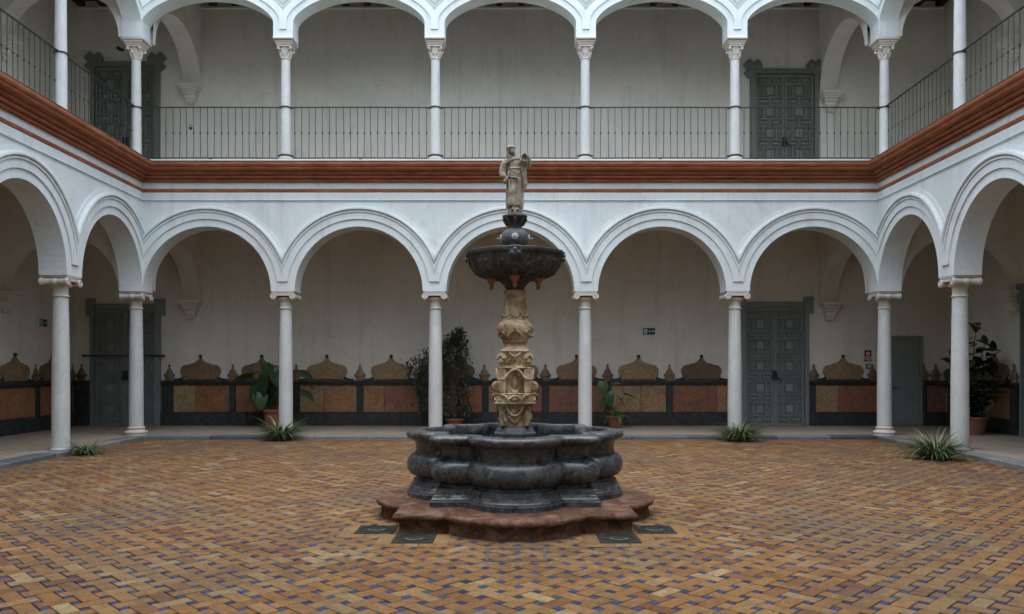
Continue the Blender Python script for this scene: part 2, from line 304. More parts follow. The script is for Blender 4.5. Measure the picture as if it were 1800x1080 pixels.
# ---------------------------------------------------------------- mesh helpers
class MB:
    def __init__(s): s.v = []; s.f = []; s.t = []; s.cur = None
    def add(s, vs, fs, X=None):
        o = len(s.v)
        s.v.extend([tuple(X @ Vector(p)) for p in vs] if X is not None else [tuple(p) for p in vs])
        s.f.extend([tuple(i + o for i in f) for f in fs])
        if s.cur is not None: s.t.extend([s.cur] * len(fs))
    def box(s, x0, x1, y0, y1, z0, z1, X=None, ch=0.0):
        if ch <= 0:
            vs = [(x, y, z) for z in (z0, z1) for x, y in ((x0, y0), (x1, y0), (x1, y1), (x0, y1))]
            s.add(vs, [(3, 2, 1, 0), (4, 5, 6, 7), (0, 1, 5, 4), (1, 2, 6, 5), (2, 3, 7, 6), (3, 0, 4, 7)], X)
        else:  # all twelve edges chamfered
            bm = bmesh.new(); bmesh.ops.create_cube(bm, size=1)
            bmesh.ops.scale(bm, vec=(x1 - x0, y1 - y0, z1 - z0), verts=bm.verts)
            bmesh.ops.translate(bm, vec=((x0 + x1) / 2, (y0 + y1) / 2, (z0 + z1) / 2), verts=bm.verts)
            bmesh.ops.bevel(bm, geom=bm.edges[:], offset=ch, segments=1, affect='EDGES')
            bm.verts.index_update(); s.add([v.co for v in bm.verts], [[v.index for v in f.verts] for f in bm.faces], X); bm.free()
    def lathe(s, prof, n=24, X=None, cap=True, sx=1.0, sy=1.0, mod=None):
        vs, fs = [], []
        for j, (r, z) in enumerate(prof):
            for i in range(n):
                a = 2 * PI * i / n; q = r * (mod(a, z) if mod else 1)
                vs.append((q * math.cos(a) * sx, q * math.sin(a) * sy, z))
        for j in range(len(prof) - 1):
            for i in range(n):
                a, b = j * n + i, j * n + (i + 1) % n
                fs.append((a, b, b + n, a + n))
        if cap: fs.append(tuple(range(n - 1, -1, -1))); fs.append(tuple((len(prof) - 1) * n + i for i in range(n)))
        s.add(vs, fs, X)
    def loft(s, rings, X=None, cap=True):
        n = len(rings[0]); vs = [p for r in rings for p in r]; fs = []
        for j in range(len(rings) - 1):
            for i in range(n):
                a, b = j * n + i, j * n + (i + 1) % n
                fs.append((a, b, b + n, a + n))
        if cap: fs.append(tuple(range(n - 1, -1, -1))); fs.append(tuple((len(rings) - 1) * n + i for i in range(n)))
        s.add(vs, fs, X)
    def tube(s, pts, rad, n=8, X=None, cap=True):
        pts = [Vector(p) for p in pts]; m = len(pts)
        if not isinstance(rad, (list, tuple)): rad = [rad] * m
        rings = []; up = None
        for i, p in enumerate(pts):
            d = (pts[min(i + 1, m - 1)] - pts[max(i - 1, 0)]).normalized()
            if up is None: up = d.orthogonal().normalized()
            up = (up - d * up.dot(d)); up = up.normalized() if up.length > 1e-6 else d.orthogonal().normalized()
            sd_ = d.cross(up)
            rings.append([p + (up * math.cos(2 * PI * k / n) + sd_ * math.sin(2 * PI * k / n)) * rad[i] for k in range(n)])
        s.loft(rings, X, cap)
    def ball(s, c, rx, ry=None, rz=None, n=12, m=8, X=None):
        ry = ry or rx; rz = rz or rx
        prof = [(math.sin(PI * j / m) + (1e-4 if j in (0, m) else 0), -math.cos(PI * j / m)) for j in range(m + 1)]
        T = Matrix.Translation(c) @ Matrix.Diagonal((rx, ry, rz, 1))
        s.lathe(prof, n, (X @ T) if X is not None else T)
    def prism(s, poly, y0, y1, X=None, ch=0.0):
        """2-D outline (x, z), counter-clockwise seen from +y side flipped, extruded from y0 (back) to y1 (front); ch chamfers the front"""
        n = len(poly); vs = [(x, y0, z) for x, z in poly]
        rings = [y1]
        if ch > 0:
            cx = sum(p[0] for p in poly) / n
            ins = inset(poly, ch)
            vs += [(x, y1 - ch * (1 if y1 > y0 else -1), z) for x, z in poly] + [(x, y1, z) for x, z in ins]; L = 3
        else: vs += [(x, y1, z) for x, z in poly]; L = 2
        fs = []
        for j in range(L - 1):
            for i in range(n):
                a, b = j * n + i, j * n + (i + 1) % n; fs.append((a, b, b + n, a + n))
        fs.append(tuple(range(n - 1, -1, -1))); fs.append(tuple((L - 1) * n + i for i in range(n)))
        s.add(vs, fs, X)
    def build(s, name, mat, parent=None, smooth=None, X=None, weld=False):
        me = bpy.data.meshes.new(name); me.from_pydata(s.v, [], s.f)
        bm = bmesh.new(); bm.from_mesh(me)
        if s.t and len(s.t) == len(s.f):
            ly = bm.faces.layers.float.new('tone')
            for f, tv in zip(bm.faces, s.t): f[ly] = tv
        if weld:
            bmesh.ops.remove_doubles(bm, verts=bm.verts, dist=1e-5)
            bmesh.ops.dissolve_degenerate(bm, dist=1e-6, edges=bm.edges)
        bmesh.ops.recalc_face_normals(bm, faces=bm.faces)
        bm.to_mesh(me); bm.free()
        if smooth is not None:
            me.polygons.foreach_set('use_smooth', [True] * len(me.polygons)); me.set_sharp_from_angle(angle=R(smooth))
        me.materials.append(mat)
        return link(name, me, parent, X)
def inset(poly, d):
    n = len(poly); res = []
    ar = sum(poly[i][0] * poly[(i + 1) % n][1] - poly[(i + 1) % n][0] * poly[i][1] for i in range(n)); sg = 1 if ar > 0 else -1
    for i in range(n):
        p0, p, p1 = Vector(poly[i - 1]), Vector(poly[i]), Vector(poly[(i + 1) % n])
        e0, e1 = (p - p0), (p1 - p)
        if e0.length < 1e-9 or e1.length < 1e-9: res.append(tuple(p)); continue
        n0 = Vector((-e0.y, e0.x)).normalized() * sg; n1 = Vector((-e1.y, e1.x)).normalized() * sg
        b = n0 + n1
        if b.length < 1e-4: res.append(tuple(p + n0 * d)); continue
        b.normalize(); res.append(tuple(p + b * (d / max(0.45, b.dot(n0)))))
    return res
def link(name, data, parent=None, X=None):
    o = bpy.data.objects.new(name, data); C.objects.link(o)
    if parent is not None: o.parent = parent
    if X is not None: o.matrix_local = X
    return o
def tag(o, label=None, cat=None, group=None, kind=None):
    if label: o['label'] = label
    if cat: o['category'] = cat
    if group: o['group'] = group
    if kind: o['kind'] = kind
    return o
def thing(name, label, cat, X=None, group=None, kind='thing'):
    o = bpy.data.objects.new(name, None); C.objects.link(o); o.empty_display_size = 0.2
    if X is not None: o.matrix_world = X
    return tag(o, label, cat, group, kind)
def kids():
    d = {}
    for o in bpy.data.objects:
        if o.parent: d.setdefault(o.parent, []).append(o)
    return d
def dup(root, X, label=None, K=None):
    K = K or kids()
    def cp(o, par):
        c = o.copy(); C.objects.link(c)
        if par is not None: c.parent = par
        for ch in K.get(o, []): cp(ch, c)
        return c
    r = cp(root, None); r.matrix_world = X
    if label: r['label'] = label
    return r
T = Matrix.Translation
def RZ(a): return Matrix.Rotation(a, 4, 'Z')
def RX(a): return Matrix.Rotation(a, 4, 'X')
def RY(a): return Matrix.Rotation(a, 4, 'Y')

# ---------------------------------------------------------------- layout
D, HALF, BAY, SBAY, GAL = 17.24, 8.25, 3.3, 3.0, 2.90
EPS = 0.02
F_BACK = T((0, D, 0)) @ RZ(PI)                              # u = -X, v = towards the courtyard
F_LEFT = T((-HALF, D, 0)) @ Matrix(((math.sin(EPS), math.cos(EPS), 0, 0), (-math.cos(EPS), math.sin(EPS), 0, 0), (0, 0, 1, 0), (0, 0, 0, 1)))
F_RIGHT = T((HALF, D, 0)) @ Matrix(((math.sin(EPS), -math.cos(EPS), 0, 0), (math.cos(EPS), math.sin(EPS), 0, 0), (0, 0, 1, 0), (0, 0, 0, 1)))
ZS, RISE = 3.22, 1.41                                       # lower spring, rise
ZU0, ZU1, URISE = 8.765, 9.09, 0.63                         # upper block foot, spring, rise
WT = 0.25                                                   # half wall thickness
NB = 3                                                      # side bays that are built open
def arch_pts(a, b, upper=False, n=40):
    pts = []
    for i in range(n + 1):
        th = PI * i / n; x = -a * math.cos(th); e = b * math.sin(th)
        if upper:
            Rr = (a * a + b * b) / (2 * b); kx = Rr - b
            e = 0.6 * e + 0.4 * (math.sqrt(max(0, Rr * Rr - x * x)) - kx)
        pts.append((x, e))
    return pts
def arcade_body(mb, bays, z0, zs, b, top, upper, ends):
    WT = 0.21 if upper else 0.25
    """bays: list of (u centre, half bay, half opening); ends: solid u ranges"""
    prof = []
    for c, hb, a in bays:
        seg = [(c - hb, z0), (c - a, z0)] + [(c + x, zs + z) for x, z in arch_pts(a, b, upper)] + [(c + a, z0), (c + hb, z0)]
        for p in seg:
            if not prof or (abs(prof[-1][0] - p[0]) > 1e-6 or abs(prof[-1][1] - p[1]) > 1e-6): prof.append(p)
    for (u0, u1) in ends:
        if u1 <= prof[0][0] + 1e-6: prof = [(u0, z0)] + prof
        else: prof = prof + [(u1, z0)]
    n = len(prof); vs = []
    for u, z in prof: vs += [(u, WT, z), (u, WT, top), (u, -WT, top), (u, -WT, z)]
    fs = [(0, 3, 2, 1)]
    for i in range(n - 1):
        p, q = 4 * i, 4 * i + 4
        if abs(prof[i][0] - prof[i + 1][0]) > 1e-6:
            fs += [(p, p + 1, q + 1, q), (p + 1, p + 2, q + 2, q + 1), (p + 2, p + 3, q + 3, q + 2)]
        fs.append((p + 3, p, q, q + 3))
    q = 4 * (n - 1); fs.append((q, q + 1, q + 2, q + 3))
    mb.add(vs, fs)
def pint(prof, o):
    if o <= prof[0][0]: return -0.01
    for (a, pa), (b, pb) in zip(prof, prof[1:]):
        if a <= o <= b: return pa + (pb - pa) * ((o - a) / (b - a) if b > a else 0)
    return -0.01
def archivolt(mb, c, a, b, zs, prof, cl, cr, ztag, upper=False, n=48, zmax=99):
    pts = arch_pts(a, b, upper, n); rows = []; WT = 0.21 if upper else 0.25
    for i, (x, z) in enumerate(pts):
        x0, z0 = pts[max(0, i - 1)]; x1, z1 = pts[min(n, i + 1)]
        if i == 0 and not upper: nx, nz = -1, 0
        elif i == n and not upper: nx, nz = 1, 0
        else:
            dx, dz = x1 - x0, z1 - z0; L = math.hypot(dx, dz); nx, nz = -dz / L, dx / L
        oc = 99.0
        if nx < -1e-4: oc = max(0.0, (cl + x) / -nx)
        elif nx > 1e-4: oc = max(0.0, (cr - x) / nx)
        row = []
        for q_, (o, p) in enumerate(prof):
            if o > oc: o, p = oc, (-0.01 if q_ == len(prof) - 1 else pint(prof, oc))
            row.append((c + x + o * nx, WT + p, min(zmax, max(ztag, zs + z + o * nz))))
        rows.append(row)
    if upper:   # short legs straight down to the tag
        for side in (0, -1):
            x, z = pts[side]; sg = -1 if side == 0 else 1
            oc = (cl if sg < 0 else cr) - abs(x); r = []
            for q_, (o, p) in enumerate(prof):
                if o > oc: o, p = max(oc, 0), (-0.01 if q_ == len(prof) - 1 else pint(prof, oc))
                r.append((c + x + sg * o, WT + p, ztag))
            rows = [r] + rows if side == 0 else rows + [r]
    m = len(prof); vs = [p for r in rows for p in r]; fs = []
    for j in range(len(rows) - 1):
        for i in range(m - 1):
            fs.append((j * m + i, j * m + i + 1, (j + 1) * m + i + 1, (j + 1) * m + i))
    for j in (0, len(rows) - 1): fs.append(tuple(j * m + i for i in range(m)))
    mb.add(vs, fs)
def strip(prof, ua, ub, mitre_a, mitre_b):
    """extrude a closed (v, z) outline along u; mitre: end u shifts with v (+1, -1 or 0)"""
    mb = MB(); n = len(prof)
    vs = [(ua + mitre_a * v, v, z) for v, z in prof] + [(ub + mitre_b * v, v, z) for v, z in prof]
    fs = [(i, (i + 1) % n, (i + 1) % n + n, i + n) for i in range(n)] + [tuple(range(n - 1, -1, -1)), tuple(range(n, 2 * n))]
    mb.add(vs, fs); return mb
LOW_PROF = [(0.158, -0.01), (0.16, 0.030), (0.305, 0.032), (0.307, 0.056), (0.335, 0.058), (0.337, 0.036), (0.354, 0.036), (0.356, 0.074), (0.37, 0.088), (0.395, 0.092), (0.42, 0.080), (0.43, 0.056), (0.432, 0.022), (0.508, 0.018), (0.512, -0.01)]
UP_PROF = [(0.138, -0.01), (0.14, 0.028), (0.285, 0.030), (0.287, -0.01)]
SP_PROF = [(0.300, -0.01), (0.302, 0.016), (0.335, 0.018), (0.337, 0.004), (0.375, 0.004), (0.377, 0.018), (0.41, 0.018), (0.412, 0.004), (0.45, 0.004), (0.452, 0.016), (0.48, 0.016), (0.482, 0.004), (0.70, 0.004), (0.705, -0.01)]
CORN = [(0.10, 5.585), (0.30, 5.585), (0.325, 5.595), (0.325, 5.632), (0.308, 5.636), (0.308, 5.646), (0.37, 5.650), (0.388, 5.668), (0.388, 5.698), (0.368, 5.702), (0.368, 5.713), (0.425, 5.717), (0.452, 5.735), (0.462, 5.758),
        (0.446, 5.762), (0.446, 5.772), (0.515, 5.785), (0.548, 5.805), (0.560, 5.830), (0.560, 5.850), (0.574, 5.856), (0.590, 5.872), (0.602, 5.90), (0.602, 5.945), (0.10, 5.950)]
GRIME = [(0.12, 5.953), (0.598, 5.948), (0.606, 5.955), (0.60, 5.972), (0.30, 5.985), (0.12, 5.985)]
BAND_RED = [(0.10, 5.365), (0.275, 5.365), (0.287, 5.375), (0.290, 5.43), (0.278, 5.440), (0.10, 5.440)]
BAND_WHITE = [(0.10, 5.18), (0.262, 5.18), (0.288, 5.195), (0.278, 5.21), (0.275, 5.362), (0.10, 5.362)]
def clean(label, **k): return label

def wing(Fm, which, bays, cl_first, cr_last, body_ends_lo, uA, uB, mA, mB, txt, up_from=None):
    lo = thing('arcade_wall', txt[0], 'arcade wall', Fm)
    mb = MB(); arcade_body(mb, bays, ZS + (0.0 if which == 'back' else 0.003), ZS + 0.0, RISE, 5.96 if which == 'back' else 5.958, False, body_ends_lo)
    mb.build('wall', M['plaster'], lo)
    for i, (c, hb, a) in enumerate(bays):
        mb = MB(); archivolt(mb, c, a, RISE, ZS, LOW_PROF, cl_first if i == 0 else hb, cr_last if i == len(bays) - 1 else hb, 3.43, False)
        mb.build('archivolt', M['plaster'], lo, 35, weld=True)
    strip(BAND_WHITE, uA, uB, mA, mB).build('string_course', M['plaster'], lo)
    strip(BAND_RED, uA, uB, mA, mB).build('red_band', M['terracotta'], lo)
    co = strip(CORN, uA, uB, mA, mB).build('cornice', M['terracotta'], lo)
    strip(GRIME, uA, uB, mA, mB).build('cornice_top', M['grime'], co)
    up = thing('upper_arcade_wall', txt[1], 'arcade wall', Fm)
    ub = [(c, hb, hb - 0.216) for c, hb, a in bays]
    up_off = 0.04
    mb = MB(); arcade_body(mb, ub, ZU0 + (0.0 if which == 'back' else 0.003), ZU1, URISE, 11.7 if which == 'back' else 11.69, True, body_ends_lo)
    mb.build('wall', M['plaster'], up)
    for i, (c, hb, a) in enumerate(ub):
        L, Rr = (cl_first + up_off if i == 0 and cl_first < hb else hb), (cr_last + up_off if i == len(ub) - 1 and cr_last < hb else hb)
        mb = MB(); archivolt(mb, c, a, URISE, ZU1, UP_PROF, L, Rr, 8.93, True); mb.build('archivolt', M['plaster'], up, 35, weld=True)
        mb = MB(); archivolt(mb, c, a, URISE, ZU1, SP_PROF, L, Rr, 9.33, True); mb.build('spandrel_panel', M['spandrel'], up, 35, weld=True)
    # the painted kerb the railing stands over
    strip([(0.0, 5.97), (0.235, 5.97), (0.235, 6.095), (0.0, 6.115)], uA, uB, mA, mB).build('upper_kerb', M['plaster'], up)
    return lo, up
back_bays = [((i - 2) * BAY, BAY / 2, 1.394) for i in range(5)]
wing(F_BACK, 'back', back_bays, 1.402, 1.402, [(-8.46, -8.25), (8.25, 8.46)], -HALF, HALF, 1, -1,
     ('white plastered ground-floor arcade wall of five round arches behind the fountain', 'white upper-storey wall of five flattened arches above the far railing'))
side_bays = [((i + 0.5) * SBAY, SBAY / 2, 1.244) for i in range(NB)]
neg = lambda bs: [(-c, hb, a) for c, hb, a in reversed(bs)]
wing(F_LEFT, 'side', side_bays, 1.252, 1.5, [(9.0, 18.0)], 0, 18.0, 1, 0,
     ('white plastered ground-floor arcade wall receding along the left side of the courtyard', 'white upper-storey arcade wall above the left side railing'))
wing(F_RIGHT, 'side', neg(side_bays), 1.5, 1.252, [(-18.0, -9.0)], -18.0, 0, 0, -1,
     ('white plastered ground-floor arcade wall receding along the right side of the courtyard', 'white upper-storey arcade wall above the right side railing'))

# the fourth side of the courtyard, behind the camera
nw = tag(bpy.data.objects.new('near_wing', None), None, None, None, 'structure'); C.objects.link(nw); nw.matrix_world = T((0, -0.9, 0))
for nm, zz0, zs_, b_, top_, up_ in (('lower_wall', ZS, ZS, RISE, 5.95, False), ('upper_wall', ZU0, ZU1, URISE, 11.68, True)):
    mb = MB(); arcade_body(mb, [(c, hb, a if not up_ else hb - 0.21) for c, hb, a in back_bays], zz0, zs_, b_, top_, up_, [(-8.5, -8.25), (8.25, 8.5)]); mb.build(nm, M['plaster'], nw)
mb = MB(); mb.box(-11.3, 11.3, -3.3, -2.9, 0, 11.0); mb.box(-11.3, 11.3, -2.9, -0.26, 5.45, 6.08); mb.box(-11.3, 11.3, -3.3, -0.26, 11.0, 11.2); mb.build('back_wall', M['gallery'], nw)
# gallery walls, floors and ceilings
def plain_box(name, mat, Fm, b, kind, label=None, cat=None):
    mb = MB(); mb.box(*b); o = mb.build(name, mat, None); o.matrix_world = Fm
    return tag(o, label, cat, None, kind)
gw = thing('gallery_wall', 'plain plaster wall at the back of both far galleries, behind the columns', 'wall', F_BACK)
mb = MB(); mb.box(-11.5, 11.5, -GAL - 0.4, -GAL, 0.0, 11.35); mb.build('wall', M['gallery'], gw)
mb = MB(); mb.box(-11.15, 11.15, -GAL, -GAL + 0.05, 10.80, 10.84); mb.build('wall_plate', M['gallery'], gw)
SG = 2.90
gl = thing('gallery_wall', 'shaded plaster wall inside the left side gallery', 'wall', F_LEFT)
mb = MB(); mb.box(-GAL - 0.3, 18, -SG - 0.4, -SG, 0.0, 11.34); mb.build('wall', M['gallery'], gl)
gr = thing('gallery_wall', 'shaded plaster wall inside the right side gallery', 'wall', F_RIGHT)
mb = MB(); mb.box(-18, GAL + 0.3, -SG - 0.4, -SG, 0.0, 11.34); mb.build('wall', M['gallery'], gr)
for Fm, rng, e in ((F_BACK, (-11.3, 11.3), 0), (F_LEFT, (WT, 18), 0.004), (F_RIGHT, (-18, -WT), 0.004)):
    s = plain_box('upper_gallery_floor', M['gallery'], Fm, (rng[0], rng[1], -GAL - 0.02, -WT + 0.02 if e == 0 else -WT, 5.45 + e, 6.08 + e), 'structure')
    c = thing('timber_ceiling', {0: 'dark timber ceiling over the far upper gallery', 1: 'dark timber ceiling over the left upper gallery', 2: 'dark timber ceiling over the right upper gallery'}[[F_BACK, F_LEFT, F_RIGHT].index(Fm)], 'ceiling', Fm)
    mb = MB(); mb.box(rng[0], rng[1], -GAL - 0.3, -WT, 11.0 + e, 11.1 + e); mb.build('board', M['timber'], c)
    nb = 40 if e == 0 else 12
    bme = None
    for i in range(nb):
        u = rng[0] + (i + 0.5) * (rng[1] - rng[0]) / nb if e == 0 else ((i + 0.5) * 0.56 + WT) * (1 if rng[1] > 1 else -1)
        if bme is None:
            mb = MB(); mb.box(-0.07, 0.07, -GAL, -WT, 10.84 + e, 11.0 + e); bo = mb.build('beam', M['timber'], c); bme = bo.data; bo.location = (u, 0, 0)
        else: bo = link('beam', bme, c, T((u, 0, 0)))
    mb = MB(); mb.box(rng[0], rng[1], -GAL - 0.5, 0.0, 11.12 + e, 11.3 + e)
    mb.build('roof_slab', M['terracotta'], c)
# ground: one big sheet below, gallery floors on it
g = plain_box('ground', M['mortar'], T((0, 0, 0)), (-60, 60, -40, 80, -0.3, -0.012), 'structure')
for Fm, rng, e in ((F_BACK, (-11.3, 11.3), 0), (F_LEFT, (-0.1, 18), 0.003), (F_RIGHT, (-18, 0.1), 0.003)):
    plain_box('gallery_floor', M['paving'], Fm, (rng[0], rng[1], -GAL - 0.05, -0.08, -0.05, 0.070 + e), 'structure')

# kerb stones
kb = thing('kerb', None, None, Matrix.Identity(4), None, 'structure')
def kerb_run(Fm, u0, u1, e=0.0):
    sg = 1 if u1 > u0 else -1; u = u0
    while abs(u - u0) < abs(u1 - u0) - 0.05:
        L = random.uniform(0.8, 1.5); v = u + sg * min(L, abs(u1 - u))
        mb = MB(); a, b = sorted((u, v))
        mb.box(a + 0.004, b - 0.004, -0.10, 0.285 + random.uniform(-0.008, 0.008), -0.06, 0.074 + e + random.uniform(-0.004, 0.004), None, 0.014)
        o = mb.build('kerb_stone', M['kerb'], kb, X=Fm); o['tone'] = random.random(); u = v
kerb_run(F_BACK, -8.0, 8.0); kerb_run(F_LEFT, -0.1, 12); kerb_run(F_RIGHT, 0.1, -12)

# transverse arches in the galleries
def corbel_arch(label, Fm, u, zs, r, zc, width=0.46):
    o = thing('transverse_arch', label, 'arch', Fm @ T((u, 0, 0)))
    mb = MB(); L = GAL - WT; n = 20
    prof = []
    for i in range(n + 1):
        th = PI * i / n; prof.append((-WT - L / 2 + (L / 2 - 0.04) * math.cos(th), zs + r * math.sin(th)))
    zn = max(zs, 8.77) if zs > 6 else zs
    prof = [(v, max(z, zn) if v > -WT - L * 0.35 else z) for v, z in prof]; prof = [(-WT + 0.06, zn)] + prof + [(-GAL, zs)]
    vs = []
    for v, z in prof: vs += [(-width / 2, v, z), (width / 2, v, z), (width / 2, v, zc), (-width / 2, v, zc)]
    fs = []
    for i in range(len(prof) - 1):
        p, q = 4 * i, 4 * i + 4
        fs += [(p, p + 1, q + 1, q), (p + 1, p + 2, q + 2, q + 1), (p + 3, p, q, q + 3)]
    mb.add(vs, fs); mb.build('arch', M['gallery'], o)
    mb = MB()   # moulded corbel on the wall: abacus, bell, drum, pendant drops
    for hw, dp, z0, z1 in ((0.27, 0.34, -0.055, 0.0), (0.25, 0.31, -0.085, -0.058), (0.22, 0.28, -0.12, -0.088), (0.19, 0.24, -0.16, -0.123), (0.16, 0.20, -0.215, -0.163), (0.175, 0.22, -0.24, -0.218), (0.13, 0.17, -0.34, -0.243), (0.11, 0.14, -0.40, -0.343)):
        mb.box(-hw, hw, -GAL - 0.01, -GAL + dp, zs + z0, zs + z1, None, 0.008)
    for sx in (-1, 0, 1): mb.ball((sx * 0.075, -GAL + 0.08, zs - 0.43), 0.033, 0.05, 0.05)
    mb.build('corbel', M['gallery'], o, 30)
    return o
corbel_arch('lower transverse arch and corbel right of the barred left door', F_BACK, HALF - 0.06, 3.27, 1.22, 5.46)
corbel_arch('lower transverse arch and corbel between right panelled door and red fire sign', F_BACK, -HALF + 0.06, 3.22, 1.22, 5.46)
corbel_arch('upper transverse arch and carved corbel right of upper left door', F_BACK, HALF - 0.06, 8.78, 1.15, 11.0)
corbel_arch('upper transverse arch and carved corbel right of upper right door', F_BACK, -HALF + 0.06, 8.60, 1.25, 11.0)
corbel_arch('lower transverse arch reaching the left gallery wall above small exit sign', F_LEFT, -0.02, 3.24, 1.22, 5.46)
corbel_arch('lower transverse arch reaching the right gallery wall above the rubber plant', F_RIGHT, 0.02, 3.24, 1.22, 5.46)
corbel_arch('upper transverse arch across the left upper gallery behind the corner column', F_LEFT, -0.02, 8.78, 1.15, 11.0)
corbel_arch('upper transverse arch across the right upper gallery behind the corner column', F_RIGHT, 0.02, 8.78, 1.15, 11.0)

# ---------------------------------------------------------------- columns
def ringpro(r0, z, n=6, rr=0.02, up=True):
    return [(r0 + rr * math.sin(PI * i / n), z + rr - rr * math.cos(PI * i / n)) for i in range(n + 1)]
def make_lower_column(plain=False):
    o = thing('column', 'x', 'column', None, 'ground-floor arcade columns')
    mb = MB(); z = 0.07
    mb.lathe([(0.222, 0.05), (0.226, 0.085), (0.222, 0.105)] + ringpro(0.205, 0.107, 8, 0.032) + [(0.19, 0.178), (0.176, 0.188), (0.17, 0.205), (0.178, 0.218)] + ringpro(0.168, 0.22, 6, 0.018) + [(0.155, 0.262)], 40)
    if plain:
        mb = MB(); mb.lathe([(0.172, 0.05), (0.175, 0.075), (0.176, 0.088), (0.168, 0.098), (0.156, 0.102), (0.1535, 0.115), (0.1525, 0.262)], 40)
    mb.build('base', M['marble' if plain else 'capital'], o, 40)
    mb = MB(); prof = []
    for i in range(15):
        t = i / 14; zz = 0.262 + t * (2.845 - 0.262)
        prof.append((0.151 - 0.025 * t ** 1.6 + 0.004 * math.sin(PI * t), zz))
    mb.lathe(prof, 36); mb.build('shaft', M['marble'], o, 40)
    mb = MB()
    mb.lathe([(0.128, 2.845)] + ringpro(0.134, 2.845, 8, 0.017) + [(0.127, 2.885), (0.125, 2.90), (0.126, 2.985), (0.136, 3.02), (0.165, 3.055), (0.185, 3.075), (0.18, 3.10)], 36)
    for i in range(20):   # egg row under the volutes
        a = 2 * PI * i / 20; mb.ball((0.172 * math.cos(a), 0.172 * math.sin(a), 3.06), 0.018, 0.018, 0.026, 6, 5)
    mb.box(-0.205, 0.205, -0.240, 0.240, 3.125, 3.182, None, 0.006)
    mb.box(-0.236, 0.236, -0.246, 0.246, 3.184, 3.219, None, 0.008)
    cp = mb.build('capital', M['capital'], o, 40)
    mb = MB()
    pr = [(0.040, -0.252), (0.058, -0.252), (0.064, -0.246), (0.064, -0.215), (0.058, -0.20), (0.050, -0.15), (0.044, -0.06), (0.052, -0.05), (0.056, 0.0), (0.052, 0.05), (0.044, 0.06), (0.050, 0.15), (0.058, 0.20), (0.064, 0.215), (0.064, 0.246), (0.058, 0.252), (0.040, 0.252)]
    mb.lathe(pr, 22, RX(-PI / 2))
    for sy in (-1, 1):   # scroll line on the face of the volute
        sp = []
        for i in range(40):
            t = i / 39; a = t * 2.3 * 2 * PI; r = 0.054 * (1 - t) ** 0.9 + 0.006
            sp.append((r * math.cos(a), sy * 0.255, r * math.sin(a)))
        mb.tube(sp, 0.005, 5)
    vo = mb.build('volute', M['capital'], cp, 40, X=T((-0.208, 0, 3.112)) @ Matrix.Diagonal((1.12, 1.0, 1.12, 1)))
    link('volute', vo.data, cp, T((0.208, 0, 3.112)) @ Matrix.Diagonal((-1.12, 1.0, 1.12, 1)))
    return o
def make_upper_column():
    o = thing('column', 'x', 'column', None, 'upper gallery columns')
    mb = MB(); mb.lathe([(0.165, 6.10), (0.168, 6.135)] + ringpro(0.14, 6.137, 8, 0.022) + [(0.125, 6.19), (0.12, 6.205)] + ringpro(0.118, 6.205, 6, 0.012) + [(0.112, 6.235)], 32)
    mb.build('base', M['capital'], o, 40)
    mb = MB(); mb.lathe([(0.108 - 0.014 * (i / 12) ** 1.5, 6.235 + (8.33 - 6.235) * i / 12) for i in range(13)], 32); mb.build('shaft', M['marble'], o, 40)
    mb = MB()
    mb.lathe([(0.096, 8.33)] + ringpro(0.098, 8.335, 8, 0.014) + [(0.094, 8.37), (0.096, 8.40), (0.102, 8.48), (0.122, 8.56), (0.135, 8.585)], 28)
    for row, (n, zb, h, rb) in enumerate(((8, 8.385, 0.085, 0.098), (8, 8.44, 0.10, 0.104))):
        for i in range(n):
            a = 2 * PI * (i + 0.5 * row) / n; Xr = RZ(a)
            pts = [(rb, 0, zb), (rb + 0.010, 0, zb + 0.5 * h), (rb + 0.022, 0, zb + 0.85 * h), (rb + 0.036, 0, zb + h), (rb + 0.044, 0, zb + 0.9 * h)]
            mb.tube(pts, [0.020, 0.024, 0.021, 0.015, 0.007], 6, Xr)
    mb.box(-0.155, 0.155, -0.155, 0.155, 8.588, 8.628, None, 0.006)
    for a in range(4):
        Xr = RZ(PI / 4 + a * PI / 2)
        mb.tube([(0.10, 0, 8.50), (0.135, 0, 8.56), (0.175, 0, 8.575)], [0.014, 0.018, 0.014], 6, Xr)
        mb.lathe([(0.012, -0.022), (0.030, -0.022), (0.032, 0), (0.030, 0.022), (0.012, 0.022)], 14, Xr @ T((0.182, 0, 8.558)) @ RX(PI / 2))
    cp = mb.build('capital', M['capital'], o, 40)
    mb = MB(); mb.box(-0.175, 0.175, -0.175, 0.175, 8.631, 8.665, None, 0.006); mb.box(-0.198, 0.198, -0.198, 0.198, 8.668, 8.712, None, 0.012); mb.box(-0.222, 0.222, -0.25, 0.25, 8.715, 8.764, None, 0.014)
    mb.build('impost', M['capital'], o)
    return o
lowc = make_lower_column(); lowp = make_lower_column(True); upc = make_upper_column(); K0 = kids()
